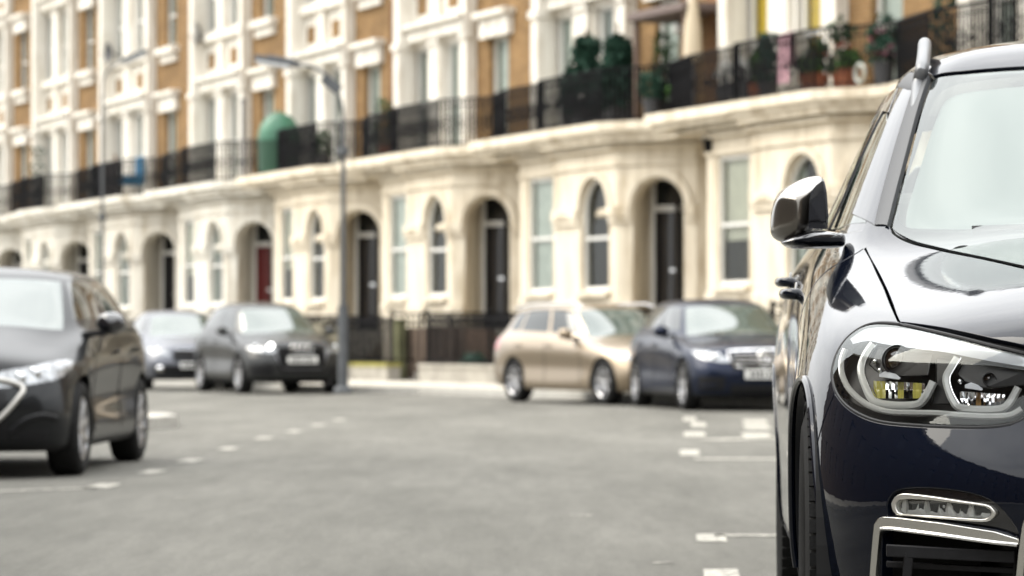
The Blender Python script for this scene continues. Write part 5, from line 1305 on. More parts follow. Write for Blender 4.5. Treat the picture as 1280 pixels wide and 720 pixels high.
# --- green sedan roof between estate and saloon is only a glimpse: a dark green car beyond the estate
# ---------------- the dark blue SUV parked on the right
BX, BY, BPSI = 1.505, 6.2, R(3.78)
suv = empty('parked_suv', (BX, BY, 0), -BPSI, 'dark blue black SUV with angular twin headlights parked nose towards us beside the road', 'car', 'parked cars')
SM = Matrix.Translation((BX, BY, 0)) @ Matrix.Rotation(-BPSI, 4, 'Z')
cage = [list(r) for r in CAGE]
def bump_row(i, dh=0.0, da=0.0, db=0.0, js=range(15)):
    for j in js:
        a, b, h = cage[i][j]; cage[i][j] = (a+da, b+db if b > 0 else 0, h+dh)
bump_row(13, .050); bump_row(12, .046); bump_row(11, .012)
for j in (9, 10): bump_row(3, db=.012, js=[j]); bump_row(4, db=.01, js=[j])
for j, a_ in ((0, .082), (1, .094), (2, .152), (3, .292)): cage[4][j] = (a_, cage[4][j][1], cage[4][j][2])
sh = Shell(cage, 5, SM)
P_paint = car_paint('dark_blue_paint', (.0024, .0038, .0085), .08, .35)
# measured lines
HOOD_FRONT = [(1125,404),(1160,411.5),(1200,421),(1240,431.5),(1283,442)]
hf = smooth_line(sh.pxs(HOOD_FRONT), 4)            # top of the lamp
hb_ = smooth_line(sh.pxs([(1125,402.5),(1160,407),(1200,414.5),(1240,424),(1283,434.5)]), 4)     # lip of the bonnet
hf_c = sh.front([(-.30, .905), (-.15, .925), (0, .93)])
shut = smooth_line(sh.pxs([(1125,404),(1118,388),(1108,362),(1096,337),(1082,312),(1076,298),(1079,288),(1092,283),(1109,284)]), 4)
hrear = smooth_line(sh.pxs([(1109,284),(1122,296),(1142,305),(1175,313),(1229,324),(1281,336)]), 4)
hrear_c = sh.top([(1.31, -.2), (1.30, 0)])
hood_loop = hf + hf_c[1:] + [hrear_c[1], hrear_c[0]] + hrear[::-1] + shut[::-1][1:]
# --- bonnet
def cline(p): q = Vector(p); q.x = 0; return q
front_c = sh.front([(0, .925)])[0]; rear_c = sh.top([(1.30, 0)])[0]
loopA = hb_[:] + [sh.front([(-.30, .922)])[0], sh.front([(-.15, .922)])[0], cline(front_c), cline(rear_c), hrear_c[0]] + hrear[::-1] + shut[::-1][1:-1]
panel(sh, 'bonnet', loopA, (0, -.35, 1), P_paint, suv, step=.02, mirror=True, flange=.03, gap=.0022)
panel(sh, 'bonnet_seal', hb_ + hf[::-1], (-.2, -.8, .6), M_void, suv, step=.02, gap=-.006, flange=.002, off=-.012, both=True, roll=.0008)
# --- windscreen
ws_side = smooth_line(sh.pxs([(1113,284),(1122,248),(1137,190),(1152,134),(1166,97)]), 4)
ws_top = smooth_line(sh.pxs([(1166,97),(1200,91.5),(1240,88),(1281,85.5)]), 3)
ws_topc = sh.top([(2.07, -.15), (2.065, 0)])
ws_low = smooth_line(sh.pxs([(1113,284),(1122,291),(1142,300),(1175,308),(1229,319),(1281,330)]), 4)
ws_lowc = sh.top([(1.345, -.2), (1.335, 0)])
wloop = ws_side + ws_top[1:] + [ws_topc[0], cline(ws_topc[1]), cline(ws_lowc[1]), ws_lowc[0]] + ws_low[::-1][:-1]
glass = panel(sh, 'windscreen', wloop, (0, -.7, .7), M_ws, suv, step=.03, mirror=True, flange=.004, off=-.004, roll=.001)
# printed edge band of the windscreen: a ring just behind the glass
clear = sh.pxs([(1281,283),(1200,283),(1150,282.5),(1130,280),(1121.5,270),(1123,250),(1132,220),(1142,190),(1151,162),(1161,136),(1173,114),(1190,104),(1210,99.5),(1240,95.5),(1281,92)])
outer = sh.pxs([(1281,330),(1229,319),(1175,308),(1142,300),(1114,284),(1122.5,248),(1130,218),(1137.5,190),(1145,160),(1152.5,133),(1159,114),(1166,97),(1200,91.5),(1240,88),(1281,85.5)])
clear = smooth_line(clear, 4); outer = smooth_line(outer, 4)
cy0, cy1 = clear[0].y+.012, clear[-1].y-.02
clear = sh.top([(cy0, 0), (cy0, -.2)]) + clear + sh.top([(cy1, -.15), (cy1-.005, 0)])
outer = sh.top([(1.335, 0), (1.345, -.2)]) + outer + sh.top([(2.07, -.15), (2.065, 0)])
bnd = MB(); V = []; k_ = 5
for c_, o_ in zip(clear, outer):
    for i in range(k_):
        p_, n_ = sh.snap(c_.lerp(o_, i/(k_-1))); V.append(p_ - n_*.008)
bnd.add(V, [(i*k_+j, (i+1)*k_+j, (i+1)*k_+j+1, i*k_+j+1) for i in range(len(clear)-1) for j in range(k_-1)])
bnd.add([(-v.x, v.y, v.z) for v in V], [(i*k_+j, i*k_+j+1, (i+1)*k_+j+1, (i+1)*k_+j) for i in range(len(clear)-1) for j in range(k_-1)])
bnd.build('glass_edge_band', M_frit, glass, smooth=True)
# --- roof, rails and pillar mouldings
strip_in = smooth_line(sh.pxs([(1109,282),(1118,246),(1133,189),(1148,133),(1161,95)]), 4)
strip_out = smooth_line(sh.pxs([(1093,282),(1101,248),(1117,189),(1134,133),(1148,95)]), 4)
roof_front = [strip_in[-1]] + ws_top[1:]
def back(p, da=.0, up=.0): return p + Vector((0, da, up))
roof_line = sh.top([(2.45, -.565), (2.9, -.585), (3.4, -.585), (3.8, -.565), (4.1, -.50)])
roof_rearc = sh.top([(4.22, -.3), (4.25, 0)])
rloop = [p + Vector((0, .012, .003)) for p in ws_top] + [sh.top([(2.085, -.15)])[0], cline(sh.top([(2.08, 0)])[0]), cline(roof_rearc[1]), roof_rearc[0]] + roof_line[::-1]
panel(sh, 'roof', rloop, (0, -.15, 1), P_paint, suv, step=.04, mirror=True, flange=.02)
def ribbon(name, lines_l, lines_r, m, parent, off=.004, thick=.012, both=True):
    """a moulding between two lines on the shell"""
    o = MB(); n = len(lines_l)
    for L in (lines_l, lines_r):
        pass
    rows = []
    for l_, r_ in zip(lines_l, lines_r):
        pl, nl = sh.snap(l_); pr, nr = sh.snap(r_); mid = (pl+pr)/2; nm = (nl+nr).normalized()
        rows.append([pl-nl*thick, pl+nl*off*.3, pl.lerp(pr, .15)+nl*off, mid+nm*off*1.25, pl.lerp(pr, .85)+nr*off, pr+nr*off*.3, pr-nr*thick])
    k = len(rows[0]); V = [v for r_ in rows for v in r_]
    F = [(i*k+j, i*k+j+1, (i+1)*k+j+1, (i+1)*k+j) for i in range(n-1) for j in range(k-1)]
    F += [tuple(range(k)), tuple((n-1)*k+j for j in range(k))[::-1]]
    o.add(V, F); ob = o.build(name, m, parent, smooth='auto')
    bm = bmesh.new(); bm.from_mesh(ob.data); bmesh.ops.recalc_face_normals(bm, faces=bm.faces); bm.to_mesh(ob.data); bm.free()
    if both: mirrored(ob)
    return ob
ext_in = smooth_line(strip_in[::4] + sh.top([(2.32, -.560), (2.6, -.578)]), 4)
ext_out = smooth_line(strip_out[::4] + sh.top([(2.32, -.592), (2.6, -.612)]), 4)
ribbon('pillar_moulding', ext_out, ext_in, M_satinrail, suv)
# roof rail: a satin bar standing on two feet
rail = MB()
def lift(x, y, d):
    p, n = sh.snap(sh.px(x, y)); return p + n*d
rp_ = [lift(1138, 146, -.014), lift(1143, 126, -.006), lift(1149, 105, .003), sh.at(1152.5, 86, 2.30), sh.at(1155, 68, 2.44), sh.at(1156, 55, 2.60)] + [Vector((-b, a, h)) for b, a, h in ((.520, 2.9, 1.680), (.500, 3.3, 1.672), (.49, 3.7, 1.645), (.49, 3.95, 1.59))]
rl_ = smooth_line(rp_, 5); rail.tube(rl_, [min(.0185, .011+.0007*i, .006+.004*(len(rl_)-1-i)) for i in range(len(rl_))], n=12)
ro = rail.build('roof_rail', mat('rail_satin', (.16, .165, .17), .4, metal=.5), suv, smooth='auto'); mirrored(ro)
# --- A pillar and frame over the doors
pil_out = sh.pxs([(1062,268),(1084,215),(1108,152),(1130,97)])
frame_top = sh.side([(2.42, 1.475), (2.8, 1.505), (3.3, 1.505), (3.7, 1.485), (4.0, 1.44)])
top_back = sh.top([(4.02, -.55), (3.8, -.60), (3.4, -.622), (2.9, -.622), (2.5, -.605)])
ploop = smooth_line(pil_out, 4) + frame_top + top_back + strip_out[::-1]
panel(sh, 'door_frame', ploop, (-.75, -.35, .6), P_paint, suv, step=.03, both=True, flange=.02)
# --- front wing
A0 = (.82, .37); AR = .405      # wheel centre and arch radius
arch = lambda t0, t1, n, c=A0, r=AR: [(c[0]+r*math.cos(R(t0+(t1-t0)*i/n)), c[1]+r*math.sin(R(t0+(t1-t0)*i/n))) for i in range(n+1)]
lamp_px = [(1125,404),(1100,402.5),(1081,406),(1063,417),(1050,432),(1042,450),(1039,470),(1044,490),(1057,507),(1078,520),(1105,528),(1150,532),(1200,534),(1240,533.5),(1264,530)]
lamp_l = sh.pxs(lamp_px)
lamp_s = smooth_line(lamp_l, 4)
iseam = 7 * 4                                                  # the joint between wing and bumper leaves the lamp here
lamp_in = sh.front([(-.50, .735), (-.44, .775), (-.42, .82), (-.425, .868), (-.45, .885)])
seam_end = sh.side([(.82-.405*math.cos(R(38)), .37+.405*math.sin(R(38)))])[0]
j0 = lamp_s[iseam]
seam = [sh.snap(j0.lerp(seam_end, t))[0] for t in (0, .25, .5, .75, 1)]
door_x = 1.52
pil_base = sh.px(1092, 283)
wing_loop = shut[:-1] + sh.side([(door_x+.10, 1.12), (door_x+.04, 1.0), (door_x, .85), (door_x-.02, .6), (door_x-.02, .32)]) + sh.side([(1.26, .305)]) + sh.side(arch(0-9, 142, 34)) + seam[::-1][1:] + lamp_s[:iseam][::-1][:-1]
panel(sh, 'front_wing', wing_loop, (-.9, -.35, .30), P_paint, suv, step=.02, both=True, flange=.03, gap=.0022)
# --- doors and rear quarter
belt = [(door_x+.105, 1.135), (1.9, 1.135), (2.2, 1.14), (2.62, 1.150)]
panel(sh, 'front_door', sh.side([(door_x+.03, .32), (door_x+.03-.02, .6), (door_x+.02, .85), (door_x+.06, 1.0)] + belt + [(2.66, 1.0), (2.66, .32)]), (-1, 0, .15), P_paint, suv, step=.03, both=True)
A1 = (3.684, .37)
panel(sh, 'rear_door', sh.side([(2.66, .32), (2.66, 1.150), (3.2, 1.165), (3.66, 1.19), (3.55, .95), (3.40, .80)] + arch(136, 176, 10, A1, .42) + [(3.262, .32)]), (-1, 0, .15), P_paint, suv, step=.03, both=True)
panel(sh, 'rear_quarter', sh.side([(3.66, 1.19), (4.05, 1.215)]) + sh.rear([(-.66, 1.23), (-.74, 1.1)]) + sh.rear([(-.80, .9), (-.81, .7), (-.80, .5)]) + sh.side([(4.40, .38), (4.12, .37)] + arch(2, 136, 30, A1, .42) + [(3.40, .80), (3.55, .95)]), (-.9, .4, .1), P_paint, suv, step=.035, both=True)
panel(sh, 'sill', sh.side([(door_x-.28, .30), (door_x-.02, .315), (2.66, .315), (3.26, .315), (3.27, .275), (1.24, .275)]), (-1, 0, -.1), M_blackp, suv, step=.04, both=True)
panel(sh, 'side_window', sh.side([(1.80, 1.155), (2.2, 1.155), (2.64, 1.168), (2.64, 1.49), (2.5, 1.485), (2.33, 1.44), (2.1, 1.33), (1.92, 1.22)]), (-.9, 0, .4), M_sideglass, suv, step=.04, both=True, flange=.004, off=-.004)
panel(sh, 'side_window', sh.side([(2.71, 1.17), (3.3, 1.185), (3.52, 1.2), (3.52, 1.48), (3.2, 1.498), (2.71, 1.495)]), (-.9, 0, .4), M_sideglass, suv, step=.04, both=True, flange=.004, off=-.004)
panel(sh, 'side_window', sh.side([(3.58, 1.205), (3.9, 1.23), (4.05, 1.25), (3.95, 1.40), (3.8, 1.45), (3.58, 1.475)]), (-.9, 0, .4), M_sideglass, suv, step=.04, both=True, flange=.004, off=-.004)
panel(sh, 'window_pillar', sh.side([(2.645, 1.155), (2.705, 1.158), (2.705, 1.505), (2.645, 1.505)]), (-.9, 0, .4), M_gloss, suv, step=.04, both=True, gap=.001, roll=.001)
panel(sh, 'window_pillar', sh.side([(3.525, 1.19), (3.575, 1.195), (3.575, 1.49), (3.525, 1.495)]), (-.9, 0, .4), M_gloss, suv, step=.04, both=True, gap=.001, roll=.001)
panel(sh, 'pillar_base', sh.pxs([(1048,276),(1070,256),(1094,262),(1108,276),(1114,290),(1092,306),(1070,300),(1056,290)]), (-.75, -.35, .6), P_paint, suv, step=.02, both=True, gap=0, off=-.005, flange=.004)
# --- tail: gate, rear glass, lamps and bumper
panel(sh, 'tailgate', [cline(sh.rear([(0, 1.2)])[0])] + sh.rear([(-.35, 1.2), (-.62, 1.17), (-.66, .98), (-.62, .72), (-.4, .62)]) + [cline(sh.rear([(0, .62)])[0])], (0, 1, .2), P_paint, suv, step=.05, mirror=True)
panel(sh, 'rear_window', [cline(sh.rear([(0, 1.46)])[0])] + sh.rear([(-.3, 1.455), (-.47, 1.43), (-.60, 1.23), (-.35, 1.215)]) + [cline(sh.rear([(0, 1.215)])[0])], (0, 1, .3), M_sideglass, suv, step=.05, mirror=True, flange=.004)
panel(sh, 'rear_bumper', [cline(sh.rear([(0, .605)])[0])] + sh.rear([(-.4, .605), (-.63, .70), (-.79, .68)]) + sh.rear([(-.80, .5), (-.74, .40)]) + [cline(sh.rear([(0, .385)])[0])], (-.3, 1, 0), P_paint, suv, step=.05, mirror=True)
panel(sh, 'tail_lamp', sh.rear([(-.665, .98), (-.67, .86), (-.79, .88), (-.795, 1.0), (-.72, 1.02)]), (-.5, 1, 0), M_red, suv, step=.05, both=True)
# --- front bumper with its openings
low = sh.front([(-.70, .27), (-.5, .262), (-.25, .26)])
side_low = sh.side([(.42, .30), (.418, .45)])
bl = seam[:] + sh.side(arch(142, 176, 10)) + sh.side([(.46, .30)]) + [sh.snap(Vector((-.80, .30, .28)))[0]] + low + [cline(sh.front([(0, .26)])[0]), cline(sh.front([(0, .62)])[0])] \
   + sh.front([(-.05, .61), (-.20, .605), (-.33, .635), (-.385, .70), (-.40, .745), (-.43, .76)]) + lamp_s[iseam:][::-1][:-1]
intake_px = [(1104,667),(1112,661.5),(1180,670),(1245,679),(1272,681),(1268,730),(1264,790),(1250,822),(1180,830),(1130,828),(1108,815),(1104,740)]
intake = sh.pxs(intake_px)
recess_px = [(1110,646),(1110,628),(1122,614),(1150,611),(1185,613),(1225,621),(1252,638),(1272,669),(1245,661),(1180,651),(1130,645)]
recess = smooth_line(sh.pxs(recess_px), 3)
cint = [sh.front([p])[0] for p in ((-.02, .565), (-.30, .56), (-.395, .53), (-.43, .32), (-.40, .295), (-.02, .29))]
bump = panel(sh, 'front_bumper', bl, (-.62, -.78, 0), P_paint, suv, step=.018, mirror=True, flange=.03, holes=[intake, recess, cint])
rb, rb2 = panel(sh, 'fog_lamp_recess', recess, (-.3, -.95, 0), M_gloss, suv, step=.015, off=-.014, both=True, flange=.004, gap=-.004)
# the satin L-shaped blade over the side intake
blade_px = [(1096.5,790),(1096.5,655),(1101,647.5),(1108,645.5),(1125,646.5),(1180,653),(1245,663.5),(1274,672.5),(1275.5,680.5),(1245,677.5),(1180,668.5),(1125,661.5),(1108,659.5),(1103.5,664),(1103,790)]
panel(sh, 'intake_blade', sh.pxs(blade_px), (-.35, -.93, .1), M_satin, suv, step=.008, off=.010, gap=0, flange=.03, roll=.0022, both=True, edge=.006)
eb = MB(); eb.tube([sh.snap(p)[0] + sh.snap(p)[1]*.013 for p in smooth_line(sh.pxs([(1106,660),(1125,661),(1180,668),(1245,677),(1273,680)]), 4)], .0035, n=6)
e1_ = eb.build('blade_edge', M_chrome, suv, smooth='auto'); mirrored(e1_)
# frame of the middle intake
fr_px = [(1288,628),(1279,655),(1274,690),(1270,730),(1267,800),(1277,802),(1279,735),(1283,692),(1288,658),(1296,630)]
panel(sh, 'intake_frame', sh.pxs(fr_px), (0, -1, 0), M_satin, suv, step=.008, off=.012, gap=0, flange=.03, roll=.002, both=True, edge=.006)
# cavities behind the openings
cav = MB()
def cavity(loop, depth):
    n = len(loop); f0 = [p + Vector((0, .012, 0)) for p in loop]; f1 = [Vector((sum(q.x for q in loop)/n + (p.x - sum(q.x for q in loop)/n)*.96, max(q.y for q in loop) + depth, p.z)) for p in loop]
    cav.add(f0 + f1, [(i, (i+1) % n, n+(i+1) % n, n+i) for i in range(n)] + [tuple(range(n, 2*n))])
cavity(intake, .10)
mid_c = cint + [Vector((-p.x, p.y, p.z)) for p in cint[::-1]]
cavity(mid_c, .10)
cavity([Vector((-p.x, p.y, p.z)) for p in intake][::-1], .10)
kid_all = []
cav.build('intake_duct', M_void, suv)
for s_ in (-1, 1):
    for yy, aa, hh in ((688, .16, .012), (705, .20, .006), (742, .2, .006), (780, .2, .006)):
        lv = MB(); A_, B_ = sh.at(1108, yy, aa), sh.at(1268, yy+8, aa-.05)
        A_.x *= -s_; B_.x *= -s_
        lv.obox((A_+B_)/2, (B_-A_)/2, Vector((0, .012, 0)), Vector((0, 0, hh))); lv.build('intake_louvre', M_blackp, suv, bevel=.002)
    lv = MB(); A_, B_ = sh.at(1136, 690, .15), sh.at(1128, 800, .15); A_.x *= -s_; B_.x *= -s_
    lv.obox((A_+B_)/2, Vector((.009, 0, 0)), Vector((0, .01, 0)), (B_-A_)/2); lv.build('intake_strut', M_blackp, suv, bevel=.002)
# twin kidney grille
for s_ in (-1, 1):
    kp = [(-.035, .90), (-.20, .905), (-.34, .885), (-.385, .82), (-.36, .70), (-.28, .645), (-.06, .64), (-.035, .70)]
    k3 = [Vector((p.x*(-s_), p.y, p.z)) for p in smooth_line(sh.front(kp + kp[:1]), 4)]
    kb = MB(); kb.tube([p + Vector((0, -.012, 0)) for p in k3[:-1]], .013, n=8, closed=True)
    kf = kb.build('kidney_grille', M_satin, suv, smooth='auto')
    sb = MB()
    for i in range(9):
        b_ = .065 + i*.035
        t_, l_ = sh.front([(-b_, .885)])[0], sh.front([(-b_, .66)])[0]
        t_.x *= -s_; l_.x *= -s_
        sb.obox((t_+l_)/2 + Vector((0, .02, 0)), Vector((.005, 0, 0)), Vector((0, .03, 0)), (t_-l_)/2)
    sb.build('slat', M_chrome, kf)
    bk = MB(); bk.add([p + Vector((0, .07, 0)) for p in k3[:-1]], [tuple(range(len(k3)-1))]); bk.build('grille_back', M_void, kf)
# between lamp and grille
panel(sh, 'grille_surround', sh.front([(-.385, .905), (-.43, .89), (-.42, .82), (-.44, .77), (-.38, .70), (-.375, .82)]), (0, -1, 0), M_gloss, suv, step=.02, off=-.004, both=True)
npl = MB(); npl.box(-.26, .26, -.028, -.018, .44, .55)
npl.build('number_plate', M_plate, suv, bevel=.004)
# --- headlights
def lampset(sgn):
    """built on the -x side, mirrored for the other"""
    objs = []
    full = smooth_line(lamp_l + lamp_in[1:] , 4) + [hf[-1], hf[len(hf)//2]]
    return full
lamp_loop = lamp_s + smooth_line([lamp_s[-1]] + sh.pxs([(1278,524),(1290,512),(1298,490),(1300,462),(1293,446)]) + [hf[-1]], 3)[1:] + hf[::-1][1:-1]
lens, lens2 = panel(sh, 'headlight', lamp_loop, (-.72, -.70, .15), M_lens, suv, step=.018, gap=.006, flange=.006, roll=.003, both=True, off=-.001)
def lamp_part(o, par, par2):
    o.parent = par; c = mirrored(o); c.parent = par2
    if o.name.startswith('headlight'): pass
    return o
# black seal round the lens
sb = MB(); sb.tube([sh.snap(p)[0] - sh.snap(p)[1]*.004 for p in resample(lamp_loop, .02)], .0048, n=8, closed=True)
lamp_part(sb.build('lamp_seal', M_blackp, suv, smooth='auto'), lens, lens2)
# housing bowl
hb = MB(); LL = resample(lamp_loop, .02); n_ = len(LL)
cx = sum(p.x for p in LL)/n_; cz = sum(p.z for p in LL)/n_
r0 = [sh.snap(p)[0] - sh.snap(p)[1]*.006 for p in LL]
r1 = [Vector((cx+(p.x-cx)*.97, p.y+.055, cz+(p.z-cz)*.93)) for p in LL]
r2 = [Vector((cx+(p.x-cx)*.92, p.y+.10, cz+(p.z-cz)*.85)) for p in LL]
hb.add(r0+r1+r2, [(i, (i+1) % n_, n_+(i+1) % n_, n_+i) for i in range(n_)] + [(n_+i, n_+(i+1) % n_, 2*n_+(i+1) % n_, 2*n_+i) for i in range(n_)] + [tuple(range(2*n_, 3*n_))])
lamp_part(hb.build('lamp_housing', mat('lamp_housing_black', (.014, .014, .014), .45, spec=.3), suv, smooth='auto'), lens, lens2)
def deep(x, y, t): p = sh.px(x, y); r = sh.ray(x, y); return p + r*t
def flat_tube(name, pts, t, w, th, m):
    """a light guide: rounded rectangular section, following measured points t behind the lens"""
    P = smooth_line([deep(x, y, t) for x, y in pts], 5); o = MB()
    V = []; k = 8; view = Vector((-.1, -1, .0)).normalized()
    for i, p in enumerate(P):
        tg = (P[min(i+1, len(P)-1)] - P[max(i-1, 0)]).normalized(); u = tg.cross(view).normalized()
        for q in range(k):
            a = 2*math.pi*q/k + math.pi/8
            V.append(p + u*w*(1 if math.cos(a) > 0 else -1)*min(1, abs(math.cos(a))*1.25) - view*0 + view*th*math.sin(a))
    o.add(V, [(i*k+q, i*k+(q+1) % k, (i+1)*k+(q+1) % k, (i+1)*k+q) for i in range(len(P)-1) for q in range(k)] + [tuple(range(k)), tuple(range(len(V)-k, len(V)))[::-1]])
    ob = o.build(name, m, suv, smooth='auto'); bm = bmesh.new(); bm.from_mesh(ob.data); bmesh.ops.recalc_face_normals(bm, faces=bm.faces); bm.to_mesh(ob.data); bm.free()
    return lamp_part(ob, lens, lens2)
flat_tube('light_guide', [(1057,436),(1052.5,448),(1051.5,460),(1054,472),(1062,487),(1077,501),(1092,509.5),(1113,515),(1140,516),(1170,516.5),(1200,519),(1235,520.5),(1262,519),(1277,511)], .016, .0062, .007, M_guide)
g1 = [(1092,430),(1084,441),(1078,454),(1077,466),(1082,482),(1089,497),(1099,504.5),(1124,507.5),(1146,506),(1155,499),(1162,487),(1167,477)]
g2 = [(1197,447),(1189,460),(1183,472),(1185,485),(1191,500),(1199,509),(1219,512),(1244,512),(1257,508.5),(1266,497),(1273,484)]
flat_tube('light_guide', g1, .028, .0088, .008, M_guide)
flat_tube('light_guide', g2, .028, .0080, .008, M_guide)
flat_tube('guide_trim', [(x+4.5, y-2 if y > 480 else y) for x, y in g1[:-2]], .034, .0016, .012, M_chrome)
flat_tube('guide_trim', [(x+4.5, y-2 if y > 490 else y) for x, y in g2[:-2]], .034, .0016, .012, M_chrome)
def plate(name, pts, t, m, thick=.004, bev=.001, par=None):
    P = [deep(x, y, t[i] if isinstance(t, (list, tuple)) else t) for i, (x, y) in enumerate(pts)]; n = len(P)
    o = MB(); o.add(P + [p + Vector((0, thick, 0)) for p in P], [tuple(range(n)), tuple(range(n, 2*n))[::-1]] + [(i, n+i, n+(i+1) % n, (i+1) % n) for i in range(n)])
    ob = o.build(name, m, suv, bevel=bev); return lamp_part(ob, lens, lens2)
# pale band added along the lens top, in place of the sky's reflection
sky_band_top = [(1062,424),(1080,412),(1105,409),(1140,412),(1180,421),(1230,434),(1284,447)]
sky_band_low = [(1284,459),(1230,450),(1180,440),(1140,435),(1105,430),(1085,426),(1066,430)]
P1 = smooth_line([deep(x, y, .010) for x, y in sky_band_top], 3); P2 = smooth_line([deep(x, y, .020) for x, y in sky_band_low[::-1]], 3)
o = MB(); n = len(P1); mid = [(a+b)/2 + Vector((0, -.004, .002)) for a, b in zip(P1, P2)]
o.add(P1+mid+P2+[p+Vector((0, .04, .0)) for p in P2], [(i, i+1, n+i+1, n+i) for i in range(n-1)] + [(n+i, n+i+1, 2*n+i+1, 2*n+i) for i in range(n-1)] + [(2*n+i, 2*n+i+1, 3*n+i+1, 3*n+i) for i in range(n-1)])
lamp_part(o.build('lamp_sky_reflection', M_bandstrip, suv, smooth='auto'), lens, lens2)
M_lampblk = mat('lamp_satin_black', (.008, .008, .008), .35, spec=.25)
plate('lamp_mask', [(1097,434),(1166,441),(1160,470),(1126,470),(1098,466),(1086,456)], .038, M_lampblk, .03, .003)
plate('lamp_mask', [(1204,451),(1284,462),(1284,482),(1232,486),(1206,478),(1196,468)], .038, M_lampblk, .03, .003)
plate('lamp_mask', [(1170,447),(1192,450),(1180,472),(1188,506),(1164,506),(1170,478)], .045, M_lampblk, .02, .003)
for cx_, cy_, rr in ((1121, 450, .026), (1236, 474, .011)):
    c_ = deep(cx_, cy_, .050); q = MB(); q.ball(c_, rr, 12, sq=(1, .8, 1)); lamp_part(q.build('projector_lens', mat('projector_glass', (.035, .02, .012), .03, coat=1), suv, smooth=True), lens, lens2)
    q = MB(); q.lathe([(rr*1.04, .010), (rr*1.22, .0), (rr*1.22, .035)], c=(c_.x, c_.y-.018, c_.z), axis='y', n=28); lamp_part(q.build('projector_ring', M_darkalloy, suv, smooth='auto'), lens, lens2)
for (x0, y0), (x1, y1) in (((1099, 468), (1126, 472.5)), ((1206, 482), (1229, 486.5))):
    plate('reflector_strip', [(x0, y0-1), (x0+8, y0-4), (x1-6, y1-5), (x1, y1), (x1-2, y1+2), (x0, y0+3)], .034, M_bandstrip, .004, .0008)
for (x0, x1, ya, yb, yc, mm) in ((1092, 1156, 476, 479, 498, M_amber), (1200, 1256, 489, 493, 507, None)):
    # faceted reflector bowl, vertical facets
    n = 17; o = MB(); V = []
    for i in range(n+1):
        x = x0 + (x1-x0)*i/n; dp = .034 + .020*math.sin(math.pi*i/n) + (.004 if i % 2 else 0)
        V += [deep(x, ya + (yb-ya)*i/n, dp+.012), deep(x, (ya+yc)/2, dp+.018), deep(min(max(x, x0+5), x1-5), yc, dp-.004)]
    F = []; MI = []
    for i in range(n):
        for j in (0, 1):
            o.add([V[3*i+j], V[3*i+3+j], V[3*i+4+j], V[3*i+1+j]], [(0, 1, 2, 3)], (1 if (mm and i in (0, 1, 2, 3, 8, 9, 13, 14, 15)) or (not mm and i in (6, 7)) else 0))
    ob = o.build('reflector', [M_lensref, M_amber if mm else mat('brown_phosphor', (.22, .13, .05), .3, coat=.5)], suv); lamp_part(ob, lens, lens2)
for cx_, cy_ in ((1094, 452), (1100, 463), (1200, 477)):
    q = MB(); q.ball(deep(cx_, cy_, .030), .0055, 8); lamp_part(q.build('chrome_stud', M_chrome, suv, smooth=True), lens, lens2)
# --- fog lamp
fog_px = [(1115,629),(1119,621.5),(1126,617.5),(1136,617),(1167,620.5),(1206,626.5),(1233,630.5),(1241,635),(1245.5,642),(1241,648.5),(1233,652),(1216,651.5),(1167,647.5),(1128,644.5),(1120,642),(1116,636)]
fin_px = [(1121,630),(1124,625.5),(1136,623.5),(1167,625.5),(1206,630),(1232,633.5),(1239.5,640.5),(1233,648),(1216,648),(1167,644.5),(1130,642.5),(1122,637)]
fl = smooth_line(sh.pxs(fog_px + fog_px[:1]), 2)[:-1]; fi = smooth_line(sh.pxs(fin_px + fin_px[:1]), 2)[:-1]
fog, fog2 = panel(sh, 'fog_lamp', fi, (-.3, -.95, 0), M_lens, suv, step=.01, off=.0, gap=.0, flange=.004, roll=.0015, both=True, edge=.006)
bz, bz2 = panel(sh, 'fog_lamp_bezel', fl, (-.3, -.95, 0), mat('bezel_silver', (.58, .57, .53), .3, metal=.8), suv, step=.008, off=.004, gap=0, flange=.02, roll=.003, holes=[fi], both=True, edge=.006)
bz.parent = fog; bz2.parent = fog2
o = MB(); c0 = sh.pxs([(1124, 627), (1236, 640)]); n = 22; V = []
for i in range(n+1):
    x = 1122 + 116*i/n; yt = 623.5 + 9.5*i/n; yb = 643.5 + 4*i/n; wv = .006*math.sin(i*2.4)+.004*math.sin(i*5.1)
    V += [deep(x, yt, .020+wv), deep(x, (yt+yb)/2+1.5*math.sin(i*1.7), .016+wv*1.2), deep(x, yb, .008)]
for i in range(n):
    for j in (0, 1): o.add([V[3*i+j], V[3*i+3+j], V[3*i+4+j], V[3*i+1+j]], [(0, 1, 2, 3)], 1 if (i*7) % 5 == 0 and j == 0 else 0)
rf = o.build('reflector', [mat('fog_reflector', (.70, .69, .66), .5), M_lampblk], fog); mirrored(rf).parent = fog2
o = MB()
for cx_, cy_ in ((1159, 632), (1180, 633), (1213, 633)): o.ball(deep(cx_, cy_, .016), .004, 6)
rf = o.build('led_bead', M_chrome, fog, smooth=True); mirrored(rf).parent = fog2
